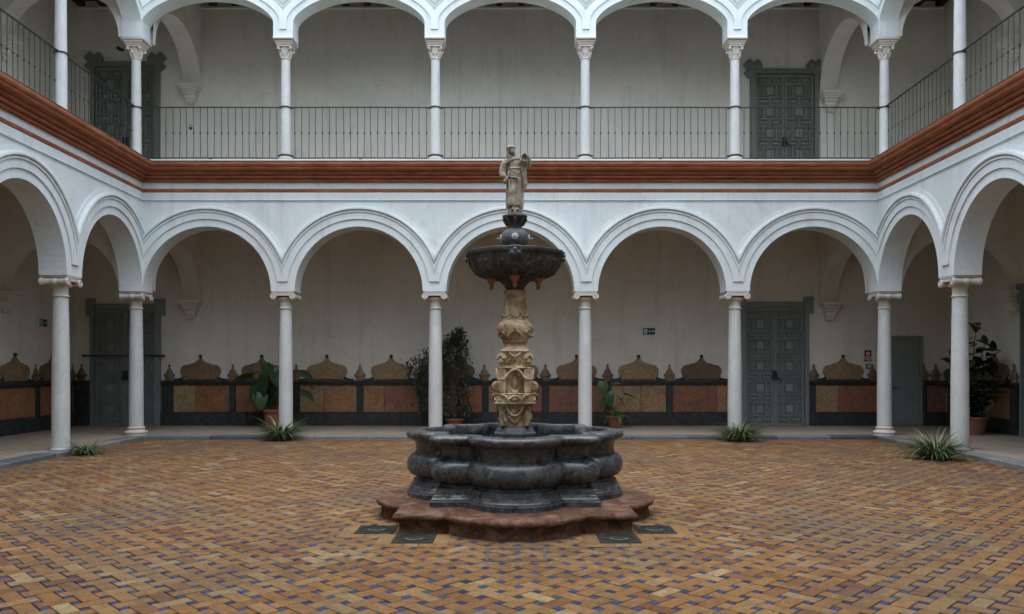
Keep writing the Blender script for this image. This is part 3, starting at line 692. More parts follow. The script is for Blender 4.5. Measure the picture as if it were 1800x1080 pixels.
low_spec = [
    (F_LEFT @ T((0, 0, 0)), 'lower corner column with moulded round base before the barred dark door, far left corner'),
    (F_BACK @ T((1.5 * BAY, 0, 0)), 'lower marble column beside the broad-leaved potted plant, grass tuft at its foot'),
    (F_BACK @ T((0.5 * BAY, 0, 0)), 'lower marble column standing in front of the potted ficus, left of the fountain'),
    (F_BACK @ T((-0.5 * BAY, 0, 0)), 'lower marble column just right of the fountain pedestal, left of the pot with arching leaves'),
    (F_BACK @ T((-1.5 * BAY, 0, 0)), 'lower marble column at the left jamb of the right panelled door'),
    (F_RIGHT @ T((0, 0, 0)), 'lower corner column with moulded round base beside the plain low door'),
    (F_LEFT @ T((SBAY, 0, 0)), 'thick nearer lower column of the left arcade above a small grass tuft'),
    (F_RIGHT @ T((-SBAY, 0, 0)), 'thick nearer lower column of the right arcade in front of the rubber plant'),
    (F_LEFT @ T((2 * SBAY, 0, 0)), 'lower column at the extreme left of the left arcade, nearest the camera'),
    (F_RIGHT @ T((-2 * SBAY, 0, 0)), 'lower column at the extreme right of the right arcade, nearest the camera'),
]
up_spec = [
    (F_LEFT, 'slim upper corner column overlapping the upper left door'),
    (F_BACK @ T((1.5 * BAY, 0, 0)), 'slim upper column directly above the broad-leaved potted plant'),
    (F_BACK @ T((0.5 * BAY, 0, 0)), 'slim upper column directly above the potted ficus, left of the statue'),
    (F_BACK @ T((-0.5 * BAY, 0, 0)), 'slim upper column just right of the statue'),
    (F_BACK @ T((-1.5 * BAY, 0, 0)), 'slim upper column just left of the upper right panelled door'),
    (F_RIGHT, 'slim upper corner column right of the upper right panelled door'),
    (F_LEFT @ T((SBAY, 0, 0)), 'thicker nearer upper column of the left side gallery, cut by the top of the photo'),
    (F_RIGHT @ T((-SBAY, 0, 0)), 'thicker nearer upper column of the right side gallery, cut by the top of the photo'),
    (F_LEFT @ T((2 * SBAY, 0, 0)), 'upper column at the extreme left of the left gallery, nearest the camera'),
    (F_RIGHT @ T((-2 * SBAY, 0, 0)), 'upper column at the extreme right of the right gallery, nearest the camera'),
]
for proto, spec in ((lowc, [low_spec[0], low_spec[5]]), (lowp, low_spec[1:5] + low_spec[6:]), (upc, up_spec)):
    for i, (X, lab) in enumerate(spec):
        if i == 0: proto.matrix_world = X; proto['label'] = lab
        else: dup(proto, X, lab, K0)

# ---------------------------------------------------------------- railings
def bal_mesh(k):
    mb = MB(); h0, h1 = 6.185, 7.285; mid = 6.735
    r = 0.0075; wob = lambda z: 0.004 * math.sin(3.1 * z + k * 1.7)
    zs = [h0, 6.4, 6.6, mid - 0.03]; zt = [mid + 0.03, 6.9, 7.1, h1]
    mb.tube([(wob(z), 0, z) for z in zs], r, 5); mb.tube([(wob(z), 0, z) for z in zt], r, 5)
    mb.lathe([(r, mid - 0.032), (0.014, mid - 0.016), (0.019, mid), (0.014, mid + 0.016), (r, mid + 0.032)], 8, T((wob(mid), 0, 0)))
    me = mb.build('baluster', M['iron'], None, 50); d = me.data; bpy.data.objects.remove(me); return d
BALS = [bal_mesh(i) for i in range(4)]
def railing(Fm, ua, ub, label, n):
    o = thing('railing', label, 'railing', Fm, 'iron railing panels of the upper gallery')
    a, b = ua + 0.09, ub - 0.09; um = (ua + ub) / 2; vv = 0.0
    mb = MB()
    sag = [(a + (b - a) * i / 8, 0.012 * math.sin(PI * i / 8) * 0.5) for i in range(9)]
    rect = lambda z, hw, hh: [[(u, vv - hw, z + s_ - hh), (u, vv + hw, z + s_ - hh), (u, vv + hw, z + s_ + hh), (u, vv - hw, z + s_ + hh)] for u, s_ in sag]
    mb.loft(rect(7.295, 0.018, 0.009)); mb.build('top_rail', M['iron'], o)
    mb = MB(); mb.loft(rect(6.18, 0.015, 0.008)); mb.build('bottom_rail', M['iron'], o)
    for i in range(n):
        u = ua + 0.20 + (ub - ua - 0.40) * i / (n - 1) + random.uniform(-0.008, 0.008)
        link('baluster', BALS[random.randrange(4)], o, T((u, vv, 6.735)) @ RY(random.uniform(-0.008, 0.008)) @ T((0, 0, -6.735)))
    mb = MB()   # little arched foot below mid span
    mb.tube([(um + 0.085 * math.cos(PI * i / 8), 0.03, 6.10 + 0.06 * math.sin(PI * i / 8)) for i in range(9)], 0.009, 6); mb.build('foot', M['iron'], o, 50)
    # iron collars round the right-hand column of the span, split rings so spans do not overlap
    for (u, sg) in ((ua, 1), (ub, -1)):
        for z, r0 in ((7.27, 0.103), (6.205, 0.128)):
            mb = MB()
            pts = [(u + sg * r0 * math.sin(PI * i / 10), vv + r0 * math.cos(PI * i / 10), z + 0.004 * math.cos(PI * i / 10)) for i in range(11)]
            pr = []
            for p in pts:
                d = Vector((p[0] - u, p[1] - vv, 0)).normalized()
                q = Vector(p); pr.append([q, q + d * 0.014, q + d * 0.014 + Vector((0, 0, 0.03)), q + Vector((0, 0, 0.03))])
            mb.loft(pr)
            for v_ in (-1, 1): mb.box(min(u + sg * 0.085, u + sg * 0.17), max(u + sg * 0.085, u + sg * 0.17), vv - 0.022, vv + 0.022, z + 0.003 + 0.001 * v_, z + 0.034 + 0.001 * v_) if v_ == 1 else None
            mb.build('collar', M['iron'], o, 40)
    return o
rl = ['railing panel above the left end of the far cornice, next to upper left door', 'railing panel above the second lower arch from the left corner', 'railing panel directly behind the statue head',
      'railing panel between the statue and the upper right door bay', 'railing panel in front of the upper right panelled door']
for i in range(5):
    X0 = -HALF + i * BAY
    railing(F_BACK, -X0 - BAY, -X0, rl[i], 20)
railing(F_LEFT, 0, SBAY, 'left gallery railing panel between corner column and nearer upper column', 18)
railing(F_LEFT, SBAY, 2 * SBAY, 'left gallery railing panel cut by the left edge of the photo', 18)
railing(F_RIGHT, -SBAY, 0, 'right gallery railing panel between corner column and nearer upper column', 18)
railing(F_RIGHT, -2 * SBAY, -SBAY, 'right gallery railing panel cut by the right edge of the photo', 18)

# ---------------------------------------------------------------- doors
def panel_mesh(w_, h_):
    """fielded panel: sunk moulding, raised field; origin centre, faces +y"""
    mb = MB(); r = []
    for ins_, y in ((0, -0.014), (0.001, 0.044), (0.013, 0.047), (0.016, -0.004), (0.035, -0.004), (0.042, 0.034)):
        a, b = w_ / 2 - ins_, h_ / 2 - ins_; a = max(a, 0.004); b = max(b, 0.004)
        r.append([(-a, y, -b), (a, y, -b), (a, y, b), (-a, y, b)])
    mb.loft(r); return mb
PM = {}
def door(Fm, label, xc, w_, h, zb, mat, ears, bar=None, nA=6):
    """xc: u centre in the wing frame; w_ total leaf width; ears: 'square' or 'zigzag'"""
    o = thing('panelled_door', label, 'door', Fm @ T((xc, -GAL, zb)))
    fr = 0.135
    mb = MB()
    steps = ((fr, 0.06), (fr * 0.72, 0.085), (fr * 0.36, 0.11))
    for wd, dp in steps:
        if wd == fr: 
            mb.box(-w_ / 2 - fr, -w_ / 2, -0.02, dp, 0, h); mb.box(w_ / 2, w_ / 2 + fr, -0.02, dp, 0, h); mb.box(-w_ / 2 - fr, w_ / 2 + fr, -0.02, dp, h, h + fr * 1.1)
        else:
            mb.box(-w_ / 2 - wd, -w_ / 2 - 0.012, -0.02, dp, 0, h + 0.01); mb.box(w_ / 2 + 0.012, w_ / 2 + wd, -0.02, dp, 0, h + 0.01); mb.box(-w_ / 2 - wd, w_ / 2 + wd, -0.02, dp, h + 0.012, h + wd * 1.1)
    mb.build('frame', mat, o)
    for sx in (-1, 1):
        mb = MB()
        if ears == 'square':
            x0, x1 = w_ / 2 - 0.12, w_ / 2 + fr + 0.11
            for i, (ins_, dp) in enumerate(((0, 0.075), (0.05, 0.10), (0.11, 0.125))):
                a, b = sorted((sx * (w_ / 2 + 0.002 if i == 0 else w_ / 2 + 0.004 + 0.001 * i), sx * (x1 - ins_)))
                mb.box(a, b, -0.02, dp, h - 0.16 + ins_, h + 0.28 - ins_, None, 0.006)
        else:
            q = 0.01463 / 5.4
            base = [(75, 250), (30, 200), (65, 165), (25, 120), (85, 65), (125, 105), (165, 68), (205, 118), (205, 190), (140, 190), (140, 250)]
            pl = [(((x - 140) * q - w_ / 2) * -sx, h + (212 - y) * q) for x, y in base]
            for ins_, dp in ((0, 0.075), (0.035, 0.10), (0.07, 0.125)):
                p2 = inset(pl, ins_) if ins_ else pl
                if len(p2) == len(pl): mb.prism(p2, -0.02, dp)
        mb.build('ear', mat, o)
    lw = w_ / 2 - 0.012
    for sx in (-1, 1):
        X0 = sx * w_ / 4
        mb = MB(); mb.box(-lw / 2, lw / 2, 0.0, 0.018, 0.015, h - 0.015)
        mb.box(-lw / 2, -lw / 2 + 0.035, 0.018, 0.040, 0.015, h - 0.015); mb.box(lw / 2 - 0.035, lw / 2, 0.018, 0.040, 0.015, h - 0.015)
        mb.box(-lw / 2 + 0.036, lw / 2 - 0.036, 0.018, 0.038, 0.015, 0.05); mb.box(-lw / 2 + 0.036, lw / 2 - 0.036, 0.018, 0.038, h - 0.05, h - 0.015)
        leaf = mb.build('leaf', mat, o, X=T((X0, 0, 0)))
        inner = lw - 0.085; GP = 0.066; RW = 0.028; rowsA, rowsB = nA, nA - 1
        tot = h - 0.12; hA = tot / (rowsA + rowsB * 1.75) ; hB = 1.75 * hA
        z = 0.06; rb = MB()
        for r in range(rowsA + rowsB):
            if r % 2 == 0:
                cells = [(-inner / 4, inner / 2 - GP), (inner / 4, inner / 2 - GP)]; hh = hA - GP; zc = z + hA / 2; z += hA; bars = [0.0]
            else:
                cells = [(-inner * 0.375, inner * 0.25 - GP), (0, inner * 0.5 - GP), (inner * 0.375, inner * 0.25 - GP)]; hh = hB - GP; zc = z + hB / 2; z += hB; bars = [-inner / 4, inner / 4]
            for b_ in bars: rb.box(b_ - RW / 2, b_ + RW / 2, 0.014, 0.050, zc - hh / 2 - GP / 2 + RW / 2, zc + hh / 2 + GP / 2 - RW / 2)
            if r < rowsA + rowsB - 1: rb.box(-lw / 2 + 0.036, lw / 2 - 0.036, 0.014, 0.051, z - RW / 2, z + RW / 2)
            for cx, cw in cells:
                key = (round(cw, 3), round(hh, 3), mat.name)
                if key not in PM:
                    t_ = panel_mesh(cw, hh).build('panel', mat, None); PM[key] = t_.data; bpy.data.objects.remove(t_)
                link('panel', PM[key], leaf, T((cx, 0.016, zc)))
        rb.build('rails', mat, leaf)
    mb = MB()   # iron lock plate with ring handle, studs
    mb.box(-0.065, 0.065, 0.042, 0.052, 1.18, 1.40, None, 0.003)
    mb.tube([(0.07 * math.cos(a), 0.066, 1.22 + 0.07 * math.sin(a)) for a in [2 * PI * i / 16 for i in range(17)]], 0.009, 6)
    mb.tube([(0.02, 0.06, 1.30), (-0.08, 0.075, 1.22), (-0.18, 0.07, 1.13)], [0.010, 0.012, 0.016], 6)
    for i in range(10): mb.ball((random.uniform(-0.14, 0.14), 0.046, random.uniform(1.1, 1.45)), 0.011, 0.008, 0.011, 8, 5)
    mb.build('handle', M['iron'], o, 40)
    if bar:
        mb = MB(); mb.tube([(-w_ / 2 - 0.26, 0.14, bar), (w_ / 2 + 0.26, 0.14, bar)], 0.016, 8)
        for sx in (-1, 1): mb.ball((sx * (w_ / 2 + 0.25), 0.14, bar), 0.035); mb.box(sx * (w_ / 2 + 0.2) - 0.03, sx * (w_ / 2 + 0.2) + 0.03, 0, 0.14, bar - 0.02, bar + 0.02)
        mb.build('bar', M['iron'], o, 40)
    return o
door(F_BACK, 'dark panelled double door barred by an iron rod, behind the left corner column', 9.90, 1.54, 2.98, 0.073, M['door_blue'], 'square', 1.79)
door(F_BACK, 'blue-grey panelled double door right of the fountain, with squared lintel ears', -6.795, 1.51, 3.03, 0.073, M['door_blue'], 'square')
door(F_BACK, 'grey-green panelled double door with zigzag frame corners, upper right gallery', -7.05, 1.50, 3.02, 6.08, M['door_green'], 'zigzag')
door(F_BACK, 'grey-green panelled double door with zigzag frame corners behind the upper left corner column', 9.90, 1.51, 3.20, 6.08, M['door_green'], 'zigzag', 0.66)
# door at the right edge, on the right gallery wall (frame seen edge-on)
door(F_RIGHT, 'blue panelled door at the extreme right edge in the right gallery wall', -1.05, 1.5, 3.03, 0.076, M['door_blue'], 'square')
# plain service door
o = thing('service_door', 'plain low dark door between right corner column and rubber plant', 'door', F_BACK @ T((-10.13, -GAL, 0.073)))
mb = MB(); mb.box(-0.47, -0.39, -0.02, 0.06, 0, 2.22); mb.box(0.39, 0.47, -0.02, 0.06, 0, 2.22); mb.box(-0.47, 0.47, -0.02, 0.06, 2.222, 2.30); mb.build('frame', M['door_blue'], o)
mb = MB(); mb.box(-0.387, 0.387, -0.01, 0.025, 0.01, 2.215); mb.box(-0.387, 0.387, 0.025, 0.035, 0.01, 0.34); mb.build('leaf', M['door_blue'], o)
mb = MB(); mb.tube([(0.32, 0.03, 0.98), (0.32, 0.09, 0.98), (0.22, 0.09, 0.98)], 0.011, 6); mb.build('handle', M['iron'], o, 40)

# ---------------------------------------------------------------- dado
CREST = [(270, 412), (235, 405), (200, 388), (180, 378)]
def crest_poly():
    q = 0.002427
    half = [(182, 430), (182, 392), (190, 384), (203, 372), (212, 350), (212, 325), (203, 300), (182, 280), (155, 271), (130, 270), (116, 266), (114, 258), (90, 256), (66, 249), (46, 238), (30, 224), (18, 210), (12, 200)]
    pts = [(x * q, (435 - y) * q) for x, y in half]
    return pts + [(-x, z) for x, z in reversed(pts)]
def flare_poly(sg):
    q = 0.002427
    a = [(184, 432), (184, 392), (200, 402), (225, 412), (255, 416), (282, 416), (282, 432)]
    return [(sg * x * q, (435 - y) * q) for x, y in a]
DM = {}
def dmesh(key, fn, mat, smooth=None):
    if key not in DM:
        t_ = fn().build(key, mat, None, smooth); DM[key] = t_.data; bpy.data.objects.remove(t_)
    return DM[key]
def mk_crest():
    mb = MB(); p_ = crest_poly(); mb.prism(p_, 0.0, 0.072, None, 0.008); mb.prism([(x * 0.84, 0.03 + (z - 0.01) * 0.70) for x, z in p_], 0.07, 0.092, None, 0.010); return mb
def mk_knob():
    mb = MB(); q = 0.002427
    mb.lathe([(0.030, 0.545), (0.022, 0.565), (0.018, 0.58), (0.030, 0.592), (0.042, 0.612), (0.044, 0.63), (0.034, 0.652), (0.012, 0.664)], 14, T((0, 0.045, 0))); return mb
def mk_flare():
    mb = MB(); mb.prism(flare_poly(1), 0.0, 0.075, None, 0.006); return mb
def mk_flare_b():
    mb = MB(); mb.prism([(-x, z) for x, z in reversed(flare_poly(1))], 0.0, 0.075, None, 0.006); return mb
def mk_finial():
    mb = MB(); q = 0.002427
    pr = [(0.105, 0.0), (0.10, 0.07), (0.098, 0.085), (0.13, 0.105), (0.148, 0.135), (0.138, 0.165), (0.098, 0.18), (0.09, 0.195), (0.092, 0.215), (0.075, 0.25), (0.05, 0.28), (0.032, 0.31), (0.022, 0.335), (0.020, 0.35), (0.034, 0.365), (0.034, 0.385), (0.016, 0.41), (0.004, 0.42)]
    mb.lathe(pr, 18, T((0, 0.05, 0)), True, 1, 0.34); return mb
def dado(Fm, label, u0, u1, pil, crests, fins, tones, zb=0.07):
    """u increases; wall plane at v=-GAL. pil: pilaster u's; panels fill the gaps"""
    o = thing('marble_dado', label, 'dado', Fm @ T((0, -GAL, 0)))
    z0, zp0, zp1, zr = zb, 0.415, 1.107, 1.228
    u = u0   # base blocks
    while u < u1 - 0.02:
        v = min(u1, u + random.uniform(0.75, 1.25))
        if u1 - v < 0.25: v = u1
        mb = MB(); mb.box(u + 0.002, v - 0.002, -0.01, 0.13 + random.uniform(-0.004, 0.004), z0 - 0.02, zp0, None, 0.006); mb.build('base_block', M['dado_dark'], o); u = v
    mb = MB(); mb.box(u0, u1, -0.01, 0.045, zp0 + 0.001, zp1 + 0.01); mb.build('backing', M['dado_dark'], o)
    edges = []
    for p, hw in pil:
        a, b = max(u0, p - hw), min(u1, p + hw)
        mb = MB(); mb.box(a, b, 0.0, 0.095, zp0 + 0.002, zp1, None, 0.005); mb.build('pilaster', M['dado_dark'], o); edges.append((a, b))
    edges = [(u0, u0)] + sorted(edges) + [(u1, u1)]; ti = 0
    for (a0, b0), (a1, b1) in zip(edges, edges[1:]):
        if a1 - b0 < 0.08: continue
        cuts = tones[ti % len(tones)]; ti += 1; w_ = a1 - b0; x = b0
        tot = sum(c[0] for c in cuts)
        for fr_, tn in cuts:
            y = x + w_ * fr_ / tot
            mb = MB(); mb.box(x + 0.003, y - 0.003, 0.0, 0.068, zp0 + 0.003, zp1 - 0.001, None, 0.004)
            q = mb.build('slab', M['panel'], o); q['tone'] = tn; x = y
    u = u0
    while u < u1 - 0.02:
        v = min(u1, u + random.uniform(1.2, 2.2))
        if u1 - v < 0.4: v = u1
        mb = MB()
        pf = [(-0.01, zp1 + 0.002), (0.10, zp1 + 0.002), (0.115, zp1 + 0.02), (0.11, zp1 + 0.045), (0.135, zp1 + 0.06), (0.145, zp1 + 0.085), (0.14, zr), (-0.01, zr)]
        mb = strip(pf, u + 0.0015, v - 0.0015, 0, 0); mb.build('rail', M['dado_dark'], o); u = v
    for c, tn in crests:
        cr = link('crest', dmesh('crest', mk_crest, M['crest']), o, T((c, 0, zr))); cr['tone'] = tn
        link('knob', dmesh('knob', mk_knob, M['dado_dark'], 40), cr)
        link('flare', dmesh('flare', mk_flare, M['dado_dark']), cr); link('flare', dmesh('flare_b', mk_flare_b, M['dado_dark']), cr)
    for c, tn in fins:
        f = link('finial', dmesh('finial', mk_finial, M['crest'], 40), o, T((c, 0, zr))); f['tone'] = tn
    return o
def bx(x, d=20.0): return -(x - 897) * d / 1374             # photo column -> u on the back wall
rt = lambda: random.uniform(0.1, 0.9)
pl = [(bx(x), 0.085) for x in (407, 520, 632, 742, 853, 959, 1069, 1178)] + [(bx(289), 0.20)]
dado(F_BACK, 'long black and orange marble dado with scalloped crests between the two panelled doors', bx(1300), bx(282.5), pl,
     [(bx(x), t) for x, t in ((350, 0.55), (458, 0.6), (573, 0.15), (686.5, 0.1), (799, 0.4), (911, 0.4), (1014, 0.3), (1123.5, 0.1), (1234.5, 0.85))],
     [(bx(x), t) for x, t in ((295, 0.6), (407, 0.5), (519, 0.5), (631.5, 0.35), (742, 0.8), (851.5, 0.45), (959, 0.6), (1069, 0.8), (1178, 0.5))],
     [[(1, 0.35), (2, 0.75)], [(1, 0.2), (1.2, 0.12)], [(1.6, 0.95), (1, 0.85)], [(1, 0.9), (0.3, 0.2)], [(1, 0.6)], [(1, 0.85), (0.6, 0.4)], [(1.4, 0.45), (1, 0.15)], [(0.8, 0.35), (1.6, 0.7)], [(1.6, 0.68), (1, 0.08)]])
dado(F_BACK, 'short marble dado with one crest between right panelled door and plain low door', -9.66, bx(1424.5), [(bx(1430.5), 0.075), (-9.6, 0.07)], [(bx(1485), 0.12)], [(bx(1433), 0.6), (bx(1537), 0.9)], [[(1.9, 0.75), (1, 0.18)]])
dado(F_BACK, 'narrow dado strip in the right rear corner beyond the plain low door', -11.24, -10.605, [(-10.65, 0.04)], [], [(bx(1627), 0.6), (bx(1648), 0.7)], [[(1, 0.9)]])
dado(F_BACK, 'narrow black dado strip left of the barred door in the left rear corner', 10.81, 11.24, [(11.02, 0.23)], [], [(11.02, 0.9)], [[(1, 0.9)]])
def sx_(x, side=-1): # photo column -> u on a side gallery wall
    d = (HALF + SG) * 1374 / abs(x - 897); return D - d
dado(F_LEFT, 'marble dado along the left gallery wall with red panels below the exit sign', -2.765, 6.0, [(-2.55, 0.1), (sx_(65), 0.08), (sx_(-15), 0.08), (sx_(-110), 0.08)], [(sx_(27), 0.3), (sx_(95), 0.7), (sx_(-60), 0.4)], [(sx_(64), 0.8), (sx_(-15), 0.6), (sx_(130), 0.6)], [[(1, 0.9)], [(1, 0.6)], [(1, 0.5)], [(1, 0.3)]])
dado(F_RIGHT, 'marble dado along the right gallery wall behind the rubber plant', -0.10, 2.765, [(0.03, 0.10), (1.45, 0.08), (2.6, 0.1)], [(0.78, 0.6), (2.1, 0.5)], [(0.05, 0.5), (1.45, 0.5), (2.64, 0.6)], [[(1.5, 0.25)], [(1, 0.6)]])

# ---------------------------------------------------------------- signs on the walls
def exit_sign(Fm, u, z, label, flip=1):
    o = thing('exit_sign', label, 'sign', Fm @ T((u, -GAL, z)), 'green exit signs')
    mb = MB(); mb.box(-0.165, 0.165, 0.0, 0.012, -0.095, 0.095, None, 0.003); mb.build('border', M['sign_white'], o)
    mb = MB(); mb.box(-0.157, 0.157, 0.012, 0.015, -0.087, 0.087); mb.build('plate', M['sign_green'], o)
    mb = MB(); mb.box(0.045, 0.132, 0.0152, 0.0172, -0.062, 0.060); f = mb.build('pictogram', M['sign_white'], o)
    mb = MB(); mb.ball((0.086, 0.0185, 0.040), 0.011, 0.002, 0.011)
    for a, b in (((0.086, 0.025), (0.092, -0.012)), ((0.088, 0.018), (0.112, 0.002)), ((0.086, 0.018), (0.064, 0.004)), ((0.092, -0.012), (0.074, -0.030)), ((0.074, -0.030), (0.074, -0.052)), ((0.092, -0.012), (0.112, -0.034))):
        mb.tube([(a[0], 0.0185, a[1]), (b[0], 0.0185, b[1])], 0.006, 5)
    mb.build('running_figure', M['sign_green'], f)
    mb = MB(); mb.box(-0.118, 0.020, 0.0152, 0.0178, -0.004, 0.012); mb.prism([(-0.118, 0.028), (-0.118, -0.020), (-0.145, 0.004)], 0.0152, 0.0178); mb.build('arrow', M['sign_white'], o)
    return o
exit_sign(F_BACK, bx(1141, 20.1), 2.49, 'green exit sign on the pale far wall, right of the fountain')
exit_sign(F_LEFT, sx_(80), 2.63, 'green exit sign on the left gallery wall beside the thick left column')
exit_sign(F_RIGHT, -sx_(1713), 2.55, 'green exit sign on the right gallery wall above the rubber plant')
o = thing('fire_alarm_sign', 'red square fire alarm sign with pale ring left of the right corner column', 'sign', F_BACK @ T((bx(1526.5, 20.1), -GAL, 0)))
mb = MB(); mb.box(-0.095, 0.095, 0, 0.010, 1.815, 2.010); mb.build('border', M['sign_white'], o)
mb = MB(); mb.box(-0.090, 0.090, 0.010, 0.013, 1.82, 2.005); pl_ = mb.build('plate', M['sign_red'], o)
mb = MB(); mb.lathe([(0.028, 0.013), (0.050, 0.013), (0.050, 0.016), (0.028, 0.016), (0.028, 0.013)], 24, T((0, 0, 1.915)) @ RX(-PI / 2), False); mb.box(-0.075, 0.075, 0.0132, 0.0145, 1.840, 1.849); mb.build('ring', M['sign_white'], o)
mb = MB(); mb.lathe([(0.02, 0.013), (0.02, 0.015)], 18, T((0, 0, 1.915)) @ RX(-PI / 2)); mb.build('dot', M['sign_white'], o)
mb = MB(); mb.box(-0.095, 0.095, 0, 0.010, 1.715, 1.80); mb.build('caption_plate', M['sign_red'], o)
mb = MB(); mb.box(-0.08, 0.08, 0.010, 0.0115, 1.765, 1.785); mb.box(-0.08, 0.03, 0.010, 0.0115, 1.735, 1.752); mb.build('caption', M['sign_white'], o)
o = thing('alarm_button', 'small dark call-point box under the red fire sign', 'alarm button', F_BACK @ T((bx(1527, 20.1), -GAL, 1.59)))
mb = MB(); mb.box(-0.06, 0.06, 0, 0.05, -0.06, 0.06, None, 0.006); mb.build('box', M['box_grey'], o)
mb = MB(); mb.box(-0.038, 0.038, 0.051, 0.055, -0.03, 0.035); mb.build('window', M['sign_white'], o)
o = thing('wall_camera', 'small dark camera on the wall above upper left door', 'camera', F_BACK @ T((bx(214, 20.1), -GAL, 9.74)))
mb = MB(); mb.box(-0.04, 0.04, 0, 0.05, -0.03, 0.03, None, 0.005); mb.build('mount', M['sign_black'], o)
mb = MB(); mb.lathe([(0.035, 0), (0.045, 0.03), (0.045, 0.14), (0.03, 0.15)], 14, T((0.02, 0.05, -0.02)) @ RX(-PI / 2)); mb.build('body', M['sign_black'], o, 40)
o = thing('padlock', 'small dark padlock hanging on the railing near upper left door', 'padlock', F_BACK @ T((bx(335, 17.2), 0.03, 6.86)))
mb = MB(); mb.box(-0.035, 0.035, -0.012, 0.012, -0.06, 0.0, None, 0.004); mb.build('body', M['iron'], o)
mb = MB(); mb.tube([(0.028 * math.cos(a), 0, 0.01 + 0.04 * math.sin(a)) for a in [PI * i / 10 for i in range(11)]], 0.008, 6); mb.build('shackle', M['iron'], o, 40)

# ---------------------------------------------------------------- courtyard floor
fl = thing('courtyard_floor', None, None, Matrix.Identity(4), None, 'structure')
P, A = 0.1827, 0.064
J = 0.0034
cs = math.cos(R(45.0)); FX, FY = 0.06, 8.47
def fpos(a, b): return (FX + (a - b) * cs, FY + (a + b) * cs)
def brickmesh(w_, h_, ch=0.004, dz=0.0):
    a, b = w_ / 2 - J, h_ / 2 - J
    return [(-a, -b, -0.012), (a, -b, -0.012), (a, b, -0.012), (-a, b, -0.012), (-a, -b, -ch), (a, -b, -ch), (a, b, -ch), (-a, b, -ch), (-a + ch, -b + ch, 0), (a - ch, -b + ch, 0), (a - ch, b - ch, 0), (-a + ch, b - ch, 0)], \
           [(0, 1, 5, 4), (1, 2, 6, 5), (2, 3, 7, 6), (3, 0, 4, 7), (4, 5, 9, 8), (5, 6, 10, 9), (6, 7, 11, 10), (7, 4, 8, 11), (8, 9, 10, 11)]
pieces = []
for i in range(-85, 86):
    for j in range(-85, 86):
        for kind in (0, 1):
            a, b = (i * P, j * P) if kind == 1 else ((i + 0.5) * P, (j + 0.5) * P)
            x, y = fpos(a, b)
            if not (-8.05 < x < 8.05 and 2.2 < y < 17.02): continue
            if kind == 0:
                dx, dy = abs(x - 0.05), abs(y - 8.5)
                if max(dx, dy) < 0.95: continue
            pieces.append((kind, (i + j) % 2, x, y))
def visible(p): return p[3] > 4.95 and abs(p[2]) < 0.66 * p[3] + 0.05
near_b = sorted([p for p in pieces if p[0] == 0 and visible(p)], key=lambda p: p[3])[:300]
near_t = sorted([p for p in pieces if p[0] == 1 and visible(p)], key=lambda p: p[3])[:300]
near = set(near_b) | set(near_t)
def mk_piece(w_, h_, nm, mat):
    mb = MB(); vs, fs = brickmesh(w_, h_); mb.add(vs, fs); t_ = mb.build(nm, mat, None); d = t_.data; bpy.data.objects.remove(t_); return d
BR = mk_piece(P + A, P - A, 'brick', M['brick']); TL = mk_piece(A, A, 'tile', M['tile'])
def btone():
    r = random.random()
    return random.gauss(0.44, 0.14) if r < 0.86 else (random.uniform(0.62, 0.9) if r < 0.93 else random.uniform(0.0, 0.2))
fb, ft = MB(), MB()
for p in pieces:
    kind, par, x, y = p
    ang = R(45) + (PI / 2 if par else 0) + random.gauss(0, 0.006)
    dz = random.gauss(0, 0.0017) - (0.0012 if kind == 1 else 0)
    X = T((x, y, dz)) @ RZ(ang) @ RX(random.gauss(0, 0.004)) @ RY(random.gauss(0, 0.004))
    t_ = min(1, max(0, btone())) if kind == 0 else random.random()
    if p in near:
        o = link('brick' if kind == 0 else 'tile', BR if kind == 0 else TL, fl, X); o['tone'] = t_
    else:
        mb = fb if kind == 0 else ft; mb.cur = t_
        vs, fs = brickmesh(P + A, P - A) if kind == 0 else brickmesh(A, A); mb.add(vs, fs, X)
tag(fb.build('brick_field', M['brick'], fl), kind='stuff'); tag(ft.build('tile_field', M['tile'], fl), kind='stuff')

# drain slabs round the fountain foot with their brick borders
FC = Vector((0.05, 8.5, 0))
def drain(dx, dy, label, axis):
    o = thing('drain_slab', label, 'drain', T((FC.x + dx, FC.y + dy, 0.0060 if axis == 0 else 0.0028)), 'black drain slabs at the fountain foot')
    mb = MB(); mb.box(-0.185, 0.185, -0.185, 0.185, -0.004, 0.004, None, 0.002); mb.build('slab', M['drain'], o)
    mb = MB()
    for r, h in ((0.150, 0.010), (0.115, 0.009)): mb.lathe([(r - 0.012, 0.004), (r - 0.010, h), (r + 0.004, h), (r + 0.008, 0.004)], 32, None, False)
    mb.build('ring', M['drain'], o, 40)
    mb = MB(); pts = [(0.085 * math.cos(a), 0.085 * math.sin(a) , 0) for a in [PI + PI * i / 14 for i in range(15)]]
    pl = [(x, y) for x, y, z in pts] + [(0.06 * math.cos(a), 0.05 * math.sin(a) - 0.012) for a in [2 * PI - PI * i / 14 for i in range(15)]]
    n = len(pl); mb.add([(x, y, 0.004) for x, y in pl] + [(x, y, 0.008) for x, y in pl], [(i, (i + 1) % n, (i + 1) % n + n, i + n) for i in range(n)] + [tuple(range(n, 2 * n))])
    mb.build('grey_crescent', M['bowl_grey'], o)  # raised grey crescent on the near half, inside the rings
    for (x0, x1, y0, y1) in ((-0.33, -0.19, -0.19, 0.19), (0.19, 0.33, -0.19, 0.19), (-0.33, -0.07, -0.33, -0.195), (-0.065, 0.065, -0.33, -0.195), (0.07, 0.33, -0.33, -0.195)):
        mb = MB(); mb.box(x0 + 0.002, x1 - 0.002, y0, y1, -0.006, -0.0005, None, 0.002); q = mb.build('border_brick', M['brick'], o); q['tone'] = random.uniform(0.35, 0.75)
